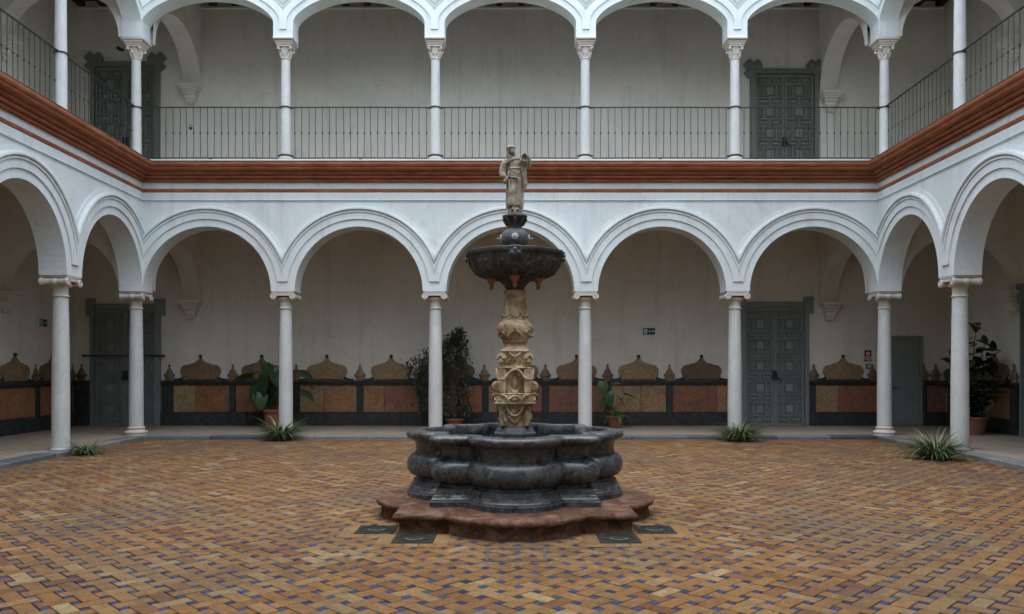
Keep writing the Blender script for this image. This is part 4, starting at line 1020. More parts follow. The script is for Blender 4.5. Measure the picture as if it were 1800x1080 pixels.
drain(-0.93, -1.34, 'black drain slab in front of the fountain step, left of centre', 0)
drain(0.94, -1.34, 'black drain slab in front of the fountain step, right of centre', 0)
drain(-1.345, -0.93, 'black drain slab beside the left corner of the fountain step', 1)
drain(1.345, -0.93, 'black drain slab beside the right corner of the fountain step', 1)
o = thing('hatch', 'tiled floor hatch outlined by thin steel edges in front of the fountain', 'hatch', T((0.05, 6.56, 0.0)))
mb = MB(); mb.box(-0.252, -0.230, -0.215, 0.215, -0.01, 0.006); mb.box(0.230, 0.252, -0.215, 0.215, -0.01, 0.006); mb.box(-0.229, 0.229, -0.218, -0.203, -0.01, 0.0055); mb.box(-0.231, 0.231, 0.203, 0.215, -0.01, 0.0055); mb.build('frame', M['steel'], o)
mb = MB(); mb.tube([(0.30, 0, 0.002), (0.34, 0.03, 0.012), (0.36, 0.08, 0.004), (0.345, 0.13, 0.010), (0.30, 0.15, 0.003)], [0.003, 0.005, 0.005, 0.004, 0.002], 5)
tw = mb.build('twig', M['bark'], None); tw.matrix_world = T((1.82, 7.25, 0.004)); tag(tw, 'small curled dark twig lying on the bricks right of the fountain', 'twig', None, 'thing')

# ---------------------------------------------------------------- fountain
ft_ = thing('fountain', 'tall stone fountain with lobed black basin, tan pedestal and dark upper bowl', 'fountain', T((FC.x, FC.y, 0)))
def plan(a, c, Rr, o, nl=14, cr=0.0):
    """square of half side a with a round lobe on each side; o offsets outwards; returns a ccw ring"""
    aa, rr = a + o, Rr + o
    xi = math.sqrt(max(1e-6, rr * rr - (aa - c) ** 2)); th = math.atan2(xi, aa - c) if aa - c > 0 else PI / 2
    ring = []
    for q in range(4):
        ang = -PI / 2 + q * PI / 2
        ca, sa = math.cos(ang), math.sin(ang)       # outward axis
        tx, ty = -sa, ca                            # tangent, ccw
        loc = [(-aa, aa)]                           # corner (t, n)
        for i in range(6): t = (i + 1) / 7; loc.append((-aa + (aa - xi) * t, aa))
        for i in range(nl + 1):
            t = -th + 2 * th * i / nl; loc.append((rr * math.sin(t), c + rr * math.cos(t)))
        for i in range(6): t = (i + 1) / 7; loc.append((xi + (aa - xi) * t, aa))
        if cr > 0:
            l2 = []
            for t, n_ in loc:
                dl, sg_ = (t + aa, -1) if t < 0 else (aa - t, 1)
                if dl < cr and abs(n_ - aa) < 1e-6:
                    an = PI / 4 * (1 - dl / cr); l2.append((sg_ * (aa - cr + cr * math.sin(an)), aa - cr + cr * math.cos(an)))
                else: l2.append((t, n_))
            loc = l2
        for t, n_ in loc: ring.append((tx * t + ca * n_, ty * t + sa * n_))
    return ring
def lobed(mb, a, c, Rr, prof, jit=0.0, cap=True):
    rings = []
    for k_, (o, z) in enumerate(prof):
        rg = []
        for (x, y) in plan(a, c, Rr, o):
            if jit:
                nv = mnoise.noise_vector(Vector((x * 9, y * 9, z * 14))) * jit
                rg.append((x + nv.x, y + nv.y, z + nv.z * 0.6))
            else: rg.append((x, y, z))
        rings.append(rg)
    mb.loft(rings, None, cap)
# step: square 1.14, lobe half chord .66 reaching 1.50
sa, sext, sch = 1.10, 1.445, 0.64
scn = (sext ** 2 - sch ** 2 - sa ** 2) / (2 * (sext - sa)); sR = sext - scn
def stones(name, mat, parent, a, c, Rr, prof, inner, jit, smooth, groove=0.005, cr=0.0):
    """the lobed ring cut into its eight stones: a lobe and a corner block on each side; joints are cut as grooves"""
    prof = list(prof) + [(inner, prof[-1][1]), (inner, prof[0][1])]
    pls = [plan(a, c, Rr, o, 14, cr) for o, z in prof]; plg = [plan(a, c, Rr, o - groove if o > inner + 1e-6 else o, 14, cr) for o, z in prof]; N = len(pls[0])
    for q in range(4):
        for lo, hi in ((7, 21), (21, 35)):
            ids = [(q * 28 + k) % N for k in range(lo, hi + 1)]; rings = []
            for j, idx in enumerate(ids):
                end = j in (0, len(ids) - 1); secs = []
                for t in ((0.0, 0.04) if j == 0 else (0.96, 1.0) if j == len(ids) - 1 else (None,)):
                    rg = []
                    for m_, (o, z) in enumerate(prof):
                        P_ = (plg if (t in (0.0, 1.0)) else pls)[m_]
                        if t is None: p = Vector(P_[idx])
                        else:
                            k0, k1 = (ids[0], ids[1]) if j == 0 else (ids[-2], ids[-1])
                            p = Vector(P_[k0]).lerp(Vector(P_[k1]), t)
                        if jit and m_ < len(prof) - 2:
                            nv = mnoise.noise_vector(Vector((p.x * 9, p.y * 9, z * 14))) * jit + mnoise.noise_vector(Vector((p.x * 31, p.y * 31, z * 40))) * jit * 0.5
                            rg.append((p.x + nv.x, p.y + nv.y, z + nv.z * 0.6))
                        else: rg.append((p.x, p.y, z))
                    rings.append(rg)
            mb = MB(); mb.loft(rings); mb.build(name, mat, parent, smooth)
stones('step_stone', M['redstone'], ft_, sa, scn, sR, [(0.0, -0.02), (0.0, 0.04), (0.0, 0.112), (0.006, 0.118), (0.012, 0.120), (0.034, 0.128), (0.052, 0.140), (0.058, 0.158), (0.054, 0.176), (0.034, 0.189), (0.0, 0.196), (-0.06, 0.199), (-0.16, 0.200), (-0.28, 0.202)], -0.5, 0.011, 50)
# basin
ba, bext, bch = 0.84, 1.165, 0.47
bcn = (bext ** 2 - bch ** 2 - ba ** 2) / (2 * (bext - ba)); bR = bext - bcn
stones('foot_stone', M['basin'], ft_, ba, bcn, bR, [(0.0, 0.19), (0.002, 0.252), (-0.010, 0.258), (-0.014, 0.275), (-0.026, 0.285), (-0.032, 0.305), (-0.050, 0.318), (-0.054, 0.345), (-0.062, 0.349), (-0.066, 0.375)], -0.2, 0.002, 35, 0.004)
pr = [(-0.10, 0.3755), (-0.108, 0.40)]
for i in range(13):
    t = -PI * 0.5 + PI * i / 12; pr.append((-0.088 + 0.092 * math.cos(t), 0.535 + 0.118 * math.sin(t)))
pr += [(-0.088, 0.665), (-0.084, 0.675), (-0.094, 0.685), (-0.092, 0.74), (-0.082, 0.775), (-0.062, 0.800)]
stones('belly_stone', M['basin'], ft_, ba, bcn, bR, pr, -0.155, 0.003, 40, 0.004, 0.17)
stones('rim_stone', M['basin'], ft_, ba, bcn, bR, [(-0.060, 0.801), (-0.030, 0.806), (-0.004, 0.820), (0.012, 0.845), (0.012, 0.868), (-0.002, 0.888), (-0.022, 0.897), (-0.10, 0.902), (-0.150, 0.902), (-0.160, 0.890), (-0.164, 0.83)], -0.164, 0.0035, 45, 0.006, 0.07)
mb = MB(); lobed(mb, ba, bcn, bR, [(-0.158, 0.83), (-0.160, 0.44)], 0, False); mb.build('inner_wall', M['basin'], ft_, 45)
mb = MB(); rg = plan(ba, bcn, bR, -0.163); mb.add([(x, y, 0.66) for x, y in rg], [tuple(range(len(rg)))]); mb.build('basin_water', M['water'], ft_)
mb = MB(); rg = plan(ba, bcn, bR, -0.10); mb.add([(x, y, 0.45) for x, y in rg], [tuple(range(len(rg)))]); mb.build('basin_bed', M['basin'], ft_)
# plinth in the water
def octo(w_, n=8): return [(w_ / math.cos(PI / n) * math.cos(2 * PI * (i + 0.5) / n), w_ / math.cos(PI / n) * math.sin(2 * PI * (i + 0.5) / n)) for i in range(n)]
mb = MB(); mb.loft([[(x, y, z) for x, y in octo(w_)] for w_, z in ((0.215, 0.44), (0.215, 0.845), (0.222, 0.85), (0.222, 0.868), (0.208, 0.875), (0.195, 0.905), (0.182, 0.93), (0.180, 0.945))]); mb.build('plinth', M['bowl_grey'], ft_)

# carved pedestal
def sqr(w_, n_=3.2, N=40, d=None):
    d = d or w_; r = []
    for i in range(N):
        a = 2 * PI * i / N; ca, sa_ = math.cos(a), math.sin(a)
        r.append((w_ * math.copysign(abs(ca) ** (2 / n_), ca), d * math.copysign(abs(sa_) ** (2 / n_), sa_)))
    return r
def column_loft(mb, lst, jit=0.003):
    rings = []
    for z, w_, n_ in lst:
        rings.append([(x + jit * mnoise.noise(Vector((x * 30, y * 30, z * 25))), y + jit * mnoise.noise(Vector((x * 30 + 9, y * 30, z * 25))), z) for x, y in sqr(w_, n_, 48)])
    mb.loft(rings)
ped = None
mb = MB()
column_loft(mb, [(0.943, 0.140, 6), (1.02, 0.138, 6), (1.03, 0.146, 6), (1.045, 0.140, 6), (1.10, 0.150, 5), (1.15, 0.166, 5), (1.178, 0.190, 5)])
for q in range(4):
    X = RZ(q * PI / 2)
    mb.prism([(-0.045, 1.00), (0, 0.965), (0.045, 1.00), (0.068, 1.045), (0.04, 1.065), (-0.04, 1.065), (-0.068, 1.045)], 0.13, 0.162, X, 0.006)
    for sg in (-1, 1): mb.box(sg * 0.138 - 0.024, sg * 0.138 + 0.024, 0.10, 0.166, 0.944, 1.165, X, 0.006)
    mb.ball((0, 0.142, 1.130), 0.055, 0.036, 0.070, 14, 8, X)
    mb.tube([(-0.095, 0.190, 1.18), (-0.075, 0.186, 1.12), (-0.035, 0.180, 1.07), (0, 0.178, 1.056), (0.035, 0.180, 1.07), (0.075, 0.186, 1.12), (0.095, 0.190, 1.18)], 0.013, 6, X)
    X2 = RZ(q * PI / 2 + PI / 4); mb.tube([(0, 0.185, 0.95), (0, 0.195, 1.05), (0, 0.22, 1.17)], [0.018, 0.022, 0.028], 8, X2)
for i in range(26):
    q = random.randrange(4); X = RZ(q * PI / 2)
    x0, z0_ = random.choice((-1, 1)) * random.uniform(0.09, 0.14), random.uniform(1.0, 1.15)
    mb.tube([(x0 + r_ * math.cos(t_), 0.168 + 0.003 * k_, z0_ + r_ * math.sin(t_)) for k_, (r_, t_) in enumerate([(0.026 - 0.004 * j, j * 1.1) for j in range(6)])], 0.006, 5, X)
p0 = mb.build('pedestal_base', M['tan'], ft_, 40)
mb = MB()
column_loft(mb, [(1.178, 0.216, 7), (1.186, 0.224, 7), (1.20, 0.224, 7), (1.205, 0.212, 7), (1.285, 0.214, 7), (1.292, 0.222, 7), (1.297, 0.20, 7)], 0.002)
for q in range(4):
    X = RZ(q * PI / 2)
    for sg in (-1, 1):
        mb.tube([(sg * 0.15, 0.222, 1.285), (sg * 0.10, 0.235, 1.27), (sg * 0.07, 0.24, 1.23), (sg * 0.04, 0.235, 1.26), (sg * 0.0, 0.225, 1.272)], [0.012, 0.014, 0.014, 0.012, 0.010], 6, X)
        mb.prism([(sg * 0.145, 1.225), (sg * 0.165, 1.255), (sg * 0.185, 1.225)], 0.205, 0.220, X)
    mb.ball((0, 0.21, 1.235), 0.05, 0.025, 0.035, 12, 8, X)
mb.build('shell_ledge', M['tan'], ft_, 40)
mb = MB()
column_loft(mb, [(1.297, 0.128, 5), (1.36, 0.124, 5), (1.43, 0.126, 5), (1.50, 0.130, 5), (1.56, 0.150, 5)])
for q in range(4):
    X = RZ(q * PI / 2)
    for sg in (-1, 1):
        mb.box(sg * 0.150 - 0.028, sg * 0.150 + 0.028, 0.095, 0.172, 1.297, 1.56, X, 0.008); mb.box(sg * 0.158 - 0.012, sg * 0.158 + 0.012, 0.172, 0.184, 1.31, 1.43, X, 0.005)
        mb.tube([(sg * 0.112, 0.130, 1.30), (sg * 0.105, 0.150, 1.36), (sg * 0.118, 0.158, 1.42)], [0.012, 0.014, 0.010], 6, X)
        mb.tube([(sg * 0.02 * k_, 0.134, 1.505 - 0.012 * k_ * k_) for k_ in range(5)], 0.007, 5, X)
for q in range(4):
    X = RZ(q * PI / 2)
    mb.tube([(-0.175, 0.165, 1.445), (-0.12, 0.178, 1.45), (-0.09, 0.185, 1.475), (-0.07, 0.19, 1.51), (-0.03, 0.196, 1.545), (0, 0.198, 1.552), (0.03, 0.196, 1.545), (0.07, 0.19, 1.51), (0.09, 0.185, 1.475), (0.12, 0.178, 1.45), (0.175, 0.165, 1.445)], 0.016, 8, X)
    mb.ball((0, 0.120, 1.41), 0.040, 0.026, 0.075, 14, 8, X); mb.tube([(0.062 * math.cos(2 * PI * j / 20), 0.132, 1.41 + 0.095 * math.sin(2 * PI * j / 20)) for j in range(21)], 0.009, 6, X)
    for sg in (-1, 1):
        mb.tube([(sg * 0.075, 0.135, 1.31), (sg * 0.088, 0.138, 1.38), (sg * 0.075, 0.140, 1.46)], 0.008, 6, X)
    mb.box(-0.03, 0.03, 0.15, 0.172, 1.298, 1.33, X, 0.004)
mb.build('niche_block', M['tan'], ft_, 40)
def spiral(turns, r0, n=30): return [(r0 * (1 - i / n) ** 0.8 * math.cos(turns * 2 * PI * i / n + PI * 0.5), r0 * (1 - i / n) ** 0.8 * math.sin(turns * 2 * PI * i / n + PI * 0.5)) for i in range(n)]
mb = MB()
mb.lathe([(0.01, -0.028), (0.040, -0.028), (0.050, -0.018), (0.050, 0.018), (0.040, 0.028), (0.01, 0.028)], 18, RX(PI / 2))
for sy in (-1, 1): mb.tube([(x, sy * 0.030, z) for x, z in spiral(2, 0.042)], 0.007, 5)
mb.tube([(0.0, 0, -0.045), (-0.012, 0, -0.075), (-0.02, 0, -0.11)], [0.026, 0.022, 0.020], 8)
sme = mb.build('scroll', M['tan'], ft_, 40)
scr = sme.data
for i, q in enumerate((0, 1, 2, 3)):
    X = T(((0.200, -0.200, -0.200, 0.200)[q], (0.135, 0.135, -0.135, -0.135)[q], 1.372)) @ Matrix.Diagonal(((1, -1, -1, 1)[q] * 1.05, 1.0, 1.05, 1))
    if i == 0: sme.matrix_local = X
    else: link('scroll', scr, ft_, X)
mb = MB()
column_loft(mb, [(1.56, 0.178, 5), (1.567, 0.184, 5), (1.575, 0.172, 5), (1.60, 0.132, 5), (1.68, 0.126, 4.5), (1.730, 0.150, 4.5), (1.748, 0.166, 4.5), (1.756, 0.160, 4), (1.775, 0.136, 4), (1.80, 0.124, 3)])
for q in range(4):
    X = RZ(q * PI / 2)
    for s in (0.060, 0.040, 0.020): mb.tube([(-s * 1.5, 0.134, 1.59), (-s, 0.136, 1.66), (0, 0.138, 1.63 + s * 1.3), (s, 0.136, 1.66), (s * 1.5, 0.134, 1.59)], 0.008, 5, X)
    for sg in (-1, 1): mb.box(sg * 0.135 - 0.022, sg * 0.135 + 0.022, 0.10, 0.150, 1.58, 1.64, X, 0.006)
    mb.tube([(-0.06, 0.155, 1.725), (0, 0.172, 1.69), (0.06, 0.155, 1.725)], 0.010, 6, X)
mb.build('shell_block', M['tan'], ft_, 40)
mb = MB()   # scallop shell, ribs fan out
for i in range(9):
    a = PI * (i - 4) / 10; L = 0.075
    mb.tube([(0, 0, 0), (math.sin(a) * L * 0.6, 0.028, math.cos(a) * L * 0.6), (math.sin(a) * L, 0.018, math.cos(a) * L)], [0.010, 0.017, 0.012], 6)
mb.ball((0, 0.01, -0.02), 0.045, 0.03, 0.035)
smo = mb.build('shell', M['tan'], ft_, 50)
for q in range(4):
    X = RZ(PI / 4 + q * PI / 2) @ T((0, 0.185, 1.655)) 
    if q == 0: smo.matrix_local = X
    else: link('shell', smo.data, ft_, X)
mb = MB()
mb.lathe([(0.124, 1.80), (0.118, 1.83), (0.142, 1.842), (0.148, 1.852), (0.138, 1.864), (0.150, 1.88), (0.182, 1.92), (0.200, 1.965), (0.203, 2.00), (0.192, 2.035), (0.165, 2.062), (0.140, 2.08)], 40, None, True, 1, 1, lambda a, z: 1 + 0.035 * math.cos(4 * a + PI) + 0.015 * math.sin(9 * a + z * 40))
for q in range(4):
    X = RZ(q * PI / 2)
    mb.ball((0, 0.195, 1.985), 0.018, 0.015, 0.018, 10, 6, X)
    for sg in (-1, 1): mb.tube([(sg * 0.01, 0.198, 1.965), (sg * 0.05, 0.195, 1.945), (sg * 0.085, 0.172, 1.90)], [0.012, 0.010, 0.008], 6, X)
    Xc = RZ(q * PI / 2 + PI / 4)
    for i in range(14): mb.ball((random.uniform(-0.055, 0.055), 0.185 + random.uniform(-0.01, 0.02), random.uniform(1.90, 2.04)), random.uniform(0.012, 0.022), None, None, 8, 5, Xc)
mb.build('bulb', M['tan'], ft_, 50)
mb = MB()
column_loft(mb, [(2.08, 0.135, 2.6), (2.11, 0.130, 3), (2.15, 0.122, 3.4), (2.25, 0.110, 4), (2.34, 0.108, 4), (2.365, 0.114, 4), (2.372, 0.122, 4), (2.395, 0.122, 4), (2.402, 0.116, 4), (2.41, 0.105, 4)])
for q in range(8):
    X = RZ(q * PI / 4)
    r = 0.128 if q % 2 == 0 else 0.14
    mb.tube([(-0.05, r, 2.165), (-0.03, r + 0.008, 2.13), (0, r + 0.010, 2.118), (0.03, r + 0.008, 2.13), (0.05, r, 2.165)], 0.010, 6, X)
    mb.tube([(-0.05, r - 0.005, 2.165), (-0.042, r - 0.018, 2.25), (-0.02, r - 0.02, 2.33)], [0.010, 0.008, 0.006], 6, X)
    mb.tube([(0.02, r - 0.018, 2.18), (0.005, r - 0.018, 2.26), (0.018, r - 0.02, 2.34)], [0.008, 0.010, 0.006], 6, X)
mb.build('neck', M['tan'], ft_, 45)
# upper bowl: octagonal rim with stepped edge, carved underside
def bowlring(r, z, lob, N=96):
    out_ = []
    for i in range(N):
        a = 2 * PI * i / N
        oc = math.cos(PI / 8) / math.cos(((a + PI / 8) % (PI / 4)) - PI / 8)
        f = oc * (1 - lob) + lob * (0.93 + 0.07 * abs(math.cos(4 * a)))
        out_.append((r * f * math.cos(a), r * f * math.sin(a), z))
    return out_
mb = MB()
mb.loft([bowlring(r, z, l) for r, z, l in ((0.10, 2.41, 0), (0.115, 2.44, 0), (0.135, 2.47, 0.2), (0.172, 2.50, 0.4), (0.185, 2.525, 0.6), (0.19, 2.548, 0.8), (0.30, 2.560, 1), (0.39, 2.580, 1), (0.445, 2.612, 1), (0.480, 2.665, 0.9), (0.507, 2.715, 0.6), (0.528, 2.762, 0.3), (0.545, 2.772, 0.2), (0.556, 2.785, 0.2), (0.556, 2.815, 0.2), (0.535, 2.822, 0.2), (0.50, 2.818, 0.2), (0.45, 2.74, 0), (0.2, 2.70, 0), (0.05, 2.72, 0))])
for i in range(16):  # leaf ribs on the underside
    a = 2 * PI * i / 16
    mb.tube([(0.19, 0, 2.545), (0.30, 0, 2.558), (0.41, 0, 2.60), (0.475, 0, 2.68), (0.505, 0, 2.75)], [0.022, 0.030, 0.034, 0.024, 0.012], 6, RZ(a))
for i in range(240):  # lumpy foliage carving
    a = random.uniform(0, 2 * PI); t = random.random()
    r, z = (0.22 + 0.265 * t ** 0.6, 2.555 + 0.16 * t ** 1.9)
    mb.ball((r * math.cos(a), r * math.sin(a), z), random.uniform(0.012, 0.034), None, None, 6, 4)
bw = mb.build('bowl', M['bowl'], ft_, 40)
mb = MB()
for sg in (-1, 1):
    mb.tube([(x + sg * 0.055, 0.0, z) for x, z in spiral(1.4, 0.026, 18)], 0.009, 5)
mb.tube([(-0.075, 0, 0.03), (0, 0.015, 0.035), (0.075, 0, 0.03)], 0.014, 6)
for i in range(7):
    a = (i - 3) * 0.32; mb.tube([(math.sin(a) * 0.02, 0.012, -0.02), (math.sin(a) * 0.07, 0.015, -0.02 - math.cos(a) * 0.035), (math.sin(a) * 0.10, 0.0, -0.02 - math.cos(a) * 0.07)], [0.012, 0.014, 0.008], 6)
mb.ball((0, 0.01, -0.005), 0.035, 0.025, 0.03)
mk = mb.build('mask', M['bowl_grey'], bw, 40)
for q in range(4):
    X = RZ(q * PI / 2 + PI) @ T((0, 0.525, 2.785)) @ Matrix.Scale(0.85, 4)
    if q == 0: mk.matrix_local = X
    else: link('mask', mk.data, bw, X)
mb = MB(); mb.lathe([(0.020, 0.02), (0.058, 0.0), (0.066, -0.02), (0.064, -0.04), (0.050, -0.062), (0.034, -0.085), (0.022, -0.105), (0.018, -0.125), (0.024, -0.135), (0.020, -0.15), (0.008, -0.168)], 16)
pe = mb.build('pendant', M['orange'], bw, 40)
for q in range(4):
    X = RZ(q * PI / 2) @ T((0, 0.255, 2.580))
    if q == 0: pe.matrix_local = X
    else: link('pendant', pe.data, bw, X)
mb = MB(); mb.lathe([(0.06, 2.72), (0.055, 2.86), (0.085, 2.875), (0.115, 2.895), (0.142, 2.93), (0.150, 2.975), (0.143, 3.02), (0.118, 3.055), (0.085, 3.075), (0.070, 3.082)], 64, None, True, 1, 1, lambda a, z: 1 + 0.025 * abs(math.sin(7 * a)))
sp_ = mb.build('gadrooned_ball', M['bowl_grey'], ft_, 50)
mb = MB(); mb.lathe([(0.010, 0.0), (0.036, 0.0), (0.038, 0.010), (0.030, 0.018), (0.010, 0.020)], 20, None, True, 1, 1, lambda a, z: 1 + 0.12 * math.cos(8 * a)); mb.tube([(0, 0, 0.015), (0, 0, 0.055)], [0.006, 0.005], 6)
ro = mb.build('rosette', M['rosette'], sp_, 50)
for q in range(4):
    X = RZ(q * PI / 2) @ T((0, 0.143, 2.975)) @ RX(-PI / 2)
    if q == 0: ro.matrix_local = X
    else: link('rosette', ro.data, sp_, X)
mb = MB(); mb.loft([bowlring(r, z, l) for r, z, l in ((0.080, 3.080, 0), (0.084, 3.092, 0), (0.078, 3.10, 0.4), (0.080, 3.13, 1), (0.095, 3.165, 1), (0.122, 3.188, 0.6), (0.140, 3.195, 0.2), (0.145, 3.212, 0.2), (0.135, 3.222, 0.2), (0.10, 3.226, 0))])
for i in range(8): mb.tube([(0.080, 0, 3.11), (0.098, 0, 3.15), (0.128, 0, 3.185)], [0.016, 0.022, 0.014], 6, RZ(2 * PI * i / 8))
mb.build('cup', M['bowl'], ft_, 40)

# ---------------------------------------------------------------- statue on the fountain
st_ = thing('statue', 'weathered stone statue of a robed figure with raised sleeve on top of the fountain', 'statue', T((FC.x, FC.y, 3.224)) @ Matrix.Diagonal((0.94, 0.95, 1.0, 1)))
U = 0.001031
def P3(x, v, y=0.0): return Vector(((x - 398) * U, y, (835 - v) * U))
mb = MB()
rings = []
spec = [(762, 398, 88, 70, 0.10), (700, 397, 92, 74, 0.10), (620, 396, 94, 74, 0.09), (540, 398, 95, 72, 0.07), (470, 400, 96, 70, 0.04), (440, 400, 97, 70, 0.03), (410, 398, 90, 66, 0.03), (360, 396, 80, 60, 0.03), (345, 396, 81, 61, 0.02), (330, 394, 80, 60, 0.02), (290, 388, 92, 62, 0.02), (262, 382, 94, 58, 0.0), (240, 376, 70, 46, 0.0), (225, 368, 34, 34, 0.0), (205, 362, 27, 28, 0.0)]
for v_, cx, rx, ry, am in spec:
    rg = []
    for i in range(56):
        a = 2 * PI * i / 56
        f = 1 + am * (math.sin(9 * a + v_ * 0.006) + 0.6 * math.sin(15 * a + 1.3 - v_ * 0.004))
        p = P3(cx, v_); rg.append((p.x + rx * U * f * math.cos(a), ry * U * f * math.sin(a), p.z))
    rings.append(rg)
mb.loft(rings)
# over-tunic hem at the hip, belt
def loop(v_, cx, rx, ry, wav, rr, nn=40, sl=0.0):
    mb.tube([(((cx - 398) + rx * math.cos(2 * PI * i / nn)) * U, ry * U * math.sin(2 * PI * i / nn), (835 - v_ + sl * math.cos(2 * PI * i / nn) + wav * math.sin(11 * 2 * PI * i / nn)) * U) for i in range(nn + 1)], rr, 6)
loop(452, 398, 99, 73, 4, 0.009, sl=-16); loop(348, 395, 82, 63, 0, 0.008)
# rock foot
for i in range(16):
    a = 2 * PI * i / 16; mb.ball((0.058 * math.cos(a) + random.uniform(-.008, .008), 0.05 * math.sin(a), 0.03 + random.uniform(-0.004, 0.02)), random.uniform(0.026, 0.038), None, None, 8, 6)
mb.lathe([(0.088, -0.004), (0.088, 0.02), (0.08, 0.06), (0.06, 0.085)], 24)
for sg, xx in ((-1, 375), (1, 425)): mb.tube([P3(xx, 770, -0.055), P3(xx + sg * 4, 783, -0.082), P3(xx + sg * 6, 790, -0.10)], [0.018, 0.016, 0.010], 8)
# near arm, hanging and bent to the hip
mb.tube([P3(300, 262), P3(276, 310, -0.012), P3(262, 360, -0.02), P3(256, 400, -0.03), P3(270, 430, -0.055), P3(290, 447, -0.075)], [0.036, 0.042, 0.041, 0.040, 0.034, 0.026], 12)
mb.ball(P3(296, 455, -0.082), 0.019, 0.014, 0.022)
for k_ in range(4): mb.tube([P3(292 + 7 * k_, 462, -0.088), P3(294 + 7 * k_, 476, -0.094), P3(298 + 6 * k_, 488, -0.088)], [0.0062, 0.0058, 0.005], 6)
mb.tube([P3(308, 450, -0.09), P3(318, 460, -0.097), P3(320, 470, -0.095)], [0.0065, 0.006, 0.005], 6)
mb.ball(P3(288, 492, -0.075), 0.026, 0.024, 0.026)
# far arm raised forward with a wide open sleeve
mb.tube([P3(452, 258), P3(478, 285, -0.03), P3(490, 290, -0.06), P3(500, 262, -0.095)], [0.038, 0.042, 0.042, 0.040], 12)
n = 22; rg0, rg1, rg2, rg3 = [], [], [], []
for i in range(n):
    a = 2 * PI * i / n
    rg0.append(P3(498 + 30 * math.cos(a), 262 + 38 * math.sin(a), -0.07)); rg1.append(P3(504 + 33 * math.cos(a), 247 + 46 * math.sin(a), -0.112 + 0.01 * math.sin(a)))
    rg2.append(P3(504 + 22 * math.cos(a), 247 + 34 * math.sin(a), -0.113 + 0.01 * math.sin(a))); rg3.append(P3(502 + 24 * math.cos(a), 255 + 30 * math.sin(a), -0.092))
mb.loft([rg0, rg1, rg2, rg3])
mb.tube([P3(530, 215, -0.10), P3(556, 255, -0.10), P3(566, 310, -0.09), P3(566, 350, -0.085)], [0.012, 0.017, 0.016, 0.008], 8)
mb.tube([P3(540, 240, -0.09), P3(538, 300, -0.08), P3(530, 345, -0.07)], [0.018, 0.02, 0.012], 8)
# cloak falling from the sleeve to the thigh
mb.tube([P3(480, 300, -0.04), P3(500, 370, -0.045), P3(508, 440, -0.05), P3(512, 510, -0.05), P3(506, 560, -0.045)], [0.030, 0.030, 0.026, 0.026, 0.014], 10)
mb.tube([P3(470, 330, -0.06), P3(486, 410, -0.066), P3(498, 470, -0.065)], [0.016, 0.018, 0.010], 8)
mb.tube([P3(300, 300, -0.055), P3(350, 268, -0.062), P3(400, 250, -0.058), P3(450, 240, -0.045)], 0.010, 8)
for k_ in range(7): mb.tube([P3(335 + 22 * k_, 365, -0.058 - 0.008 * math.sin(k_)), P3(333 + 24 * k_, 400, -0.066), P3(330 + 26 * k_, 440, -0.070)], 0.006, 5)
for k_ in range(6): mb.tube([P3(330 + 26 * k_ + 6 * math.sin(k_ * 2), 470, -0.068), P3(338 + 24 * k_, 600, -0.076), P3(334 + 25 * k_, 745, -0.072)], [0.010, 0.013, 0.012], 6)
# head turned to the viewer's right and up
Hc = P3(358, 150, -0.012); HX = T(Hc) @ RZ(R(35)) @ RX(R(-10))
mb.ball((0, 0, 0), 0.040, 0.046, 0.054, 18, 14, HX)
mb.ball((0, -0.020, -0.030), 0.027, 0.028, 0.026, 12, 8, HX)         # jaw and chin
mb.tube([(0, -0.042, 0.012), (0, -0.053, -0.006), (0, -0.049, -0.010)], [0.005, 0.0075, 0.006], 6, HX)
mb.tube([(-0.024, -0.041, 0.016), (0, -0.047, 0.018), (0.024, -0.041, 0.016)], 0.005, 6, HX)
for sg in (-1, 1): mb.ball((sg * 0.015, -0.040, 0.005), 0.0075, 0.006, 0.005, 8, 6, HX); mb.ball((sg * 0.041, 0.002, -0.002), 0.006, 0.010, 0.014, 8, 6, HX)
mb.tube([(-0.011, -0.046, -0.022), (0, -0.049, -0.023), (0.011, -0.046, -0.022)], 0.0045, 6, HX)
# rolled cap and hair
mb.ball((0, 0.006, 0.030), 0.050, 0.052, 0.036, 18, 12, HX)
mb.tube([(0.047 * math.cos(2 * PI * i / 24), 0.004 + 0.049 * math.sin(2 * PI * i / 24), 0.026 + 0.006 * math.sin(2 * PI * i / 24)) for i in range(25)], 0.011, 8, HX)
for sg in (-1, 1):
    mb.tube([(sg * 0.040, 0.012, 0.012), (sg * 0.046, 0.016, -0.025), (sg * 0.048, 0.014, -0.060), (sg * 0.044, 0.006, -0.085)], [0.012, 0.014, 0.014, 0.008], 8, HX)
raw = mb.build('figure', M['statue'], None)
rm = raw.modifiers.new('r', 'REMESH'); rm.mode = 'VOXEL'; rm.voxel_size = 0.0042
sm = raw.modifiers.new('s', 'SMOOTH'); sm.iterations = 1; sm.factor = 0.4
dg = bpy.context.evaluated_depsgraph_get(); me = bpy.data.meshes.new_from_object(raw.evaluated_get(dg))
bpy.data.objects.remove(raw)
me.polygons.foreach_set('use_smooth', [True] * len(me.polygons))
fo = link('figure', me, st_)
if not me.materials: me.materials.append(M['statue'])

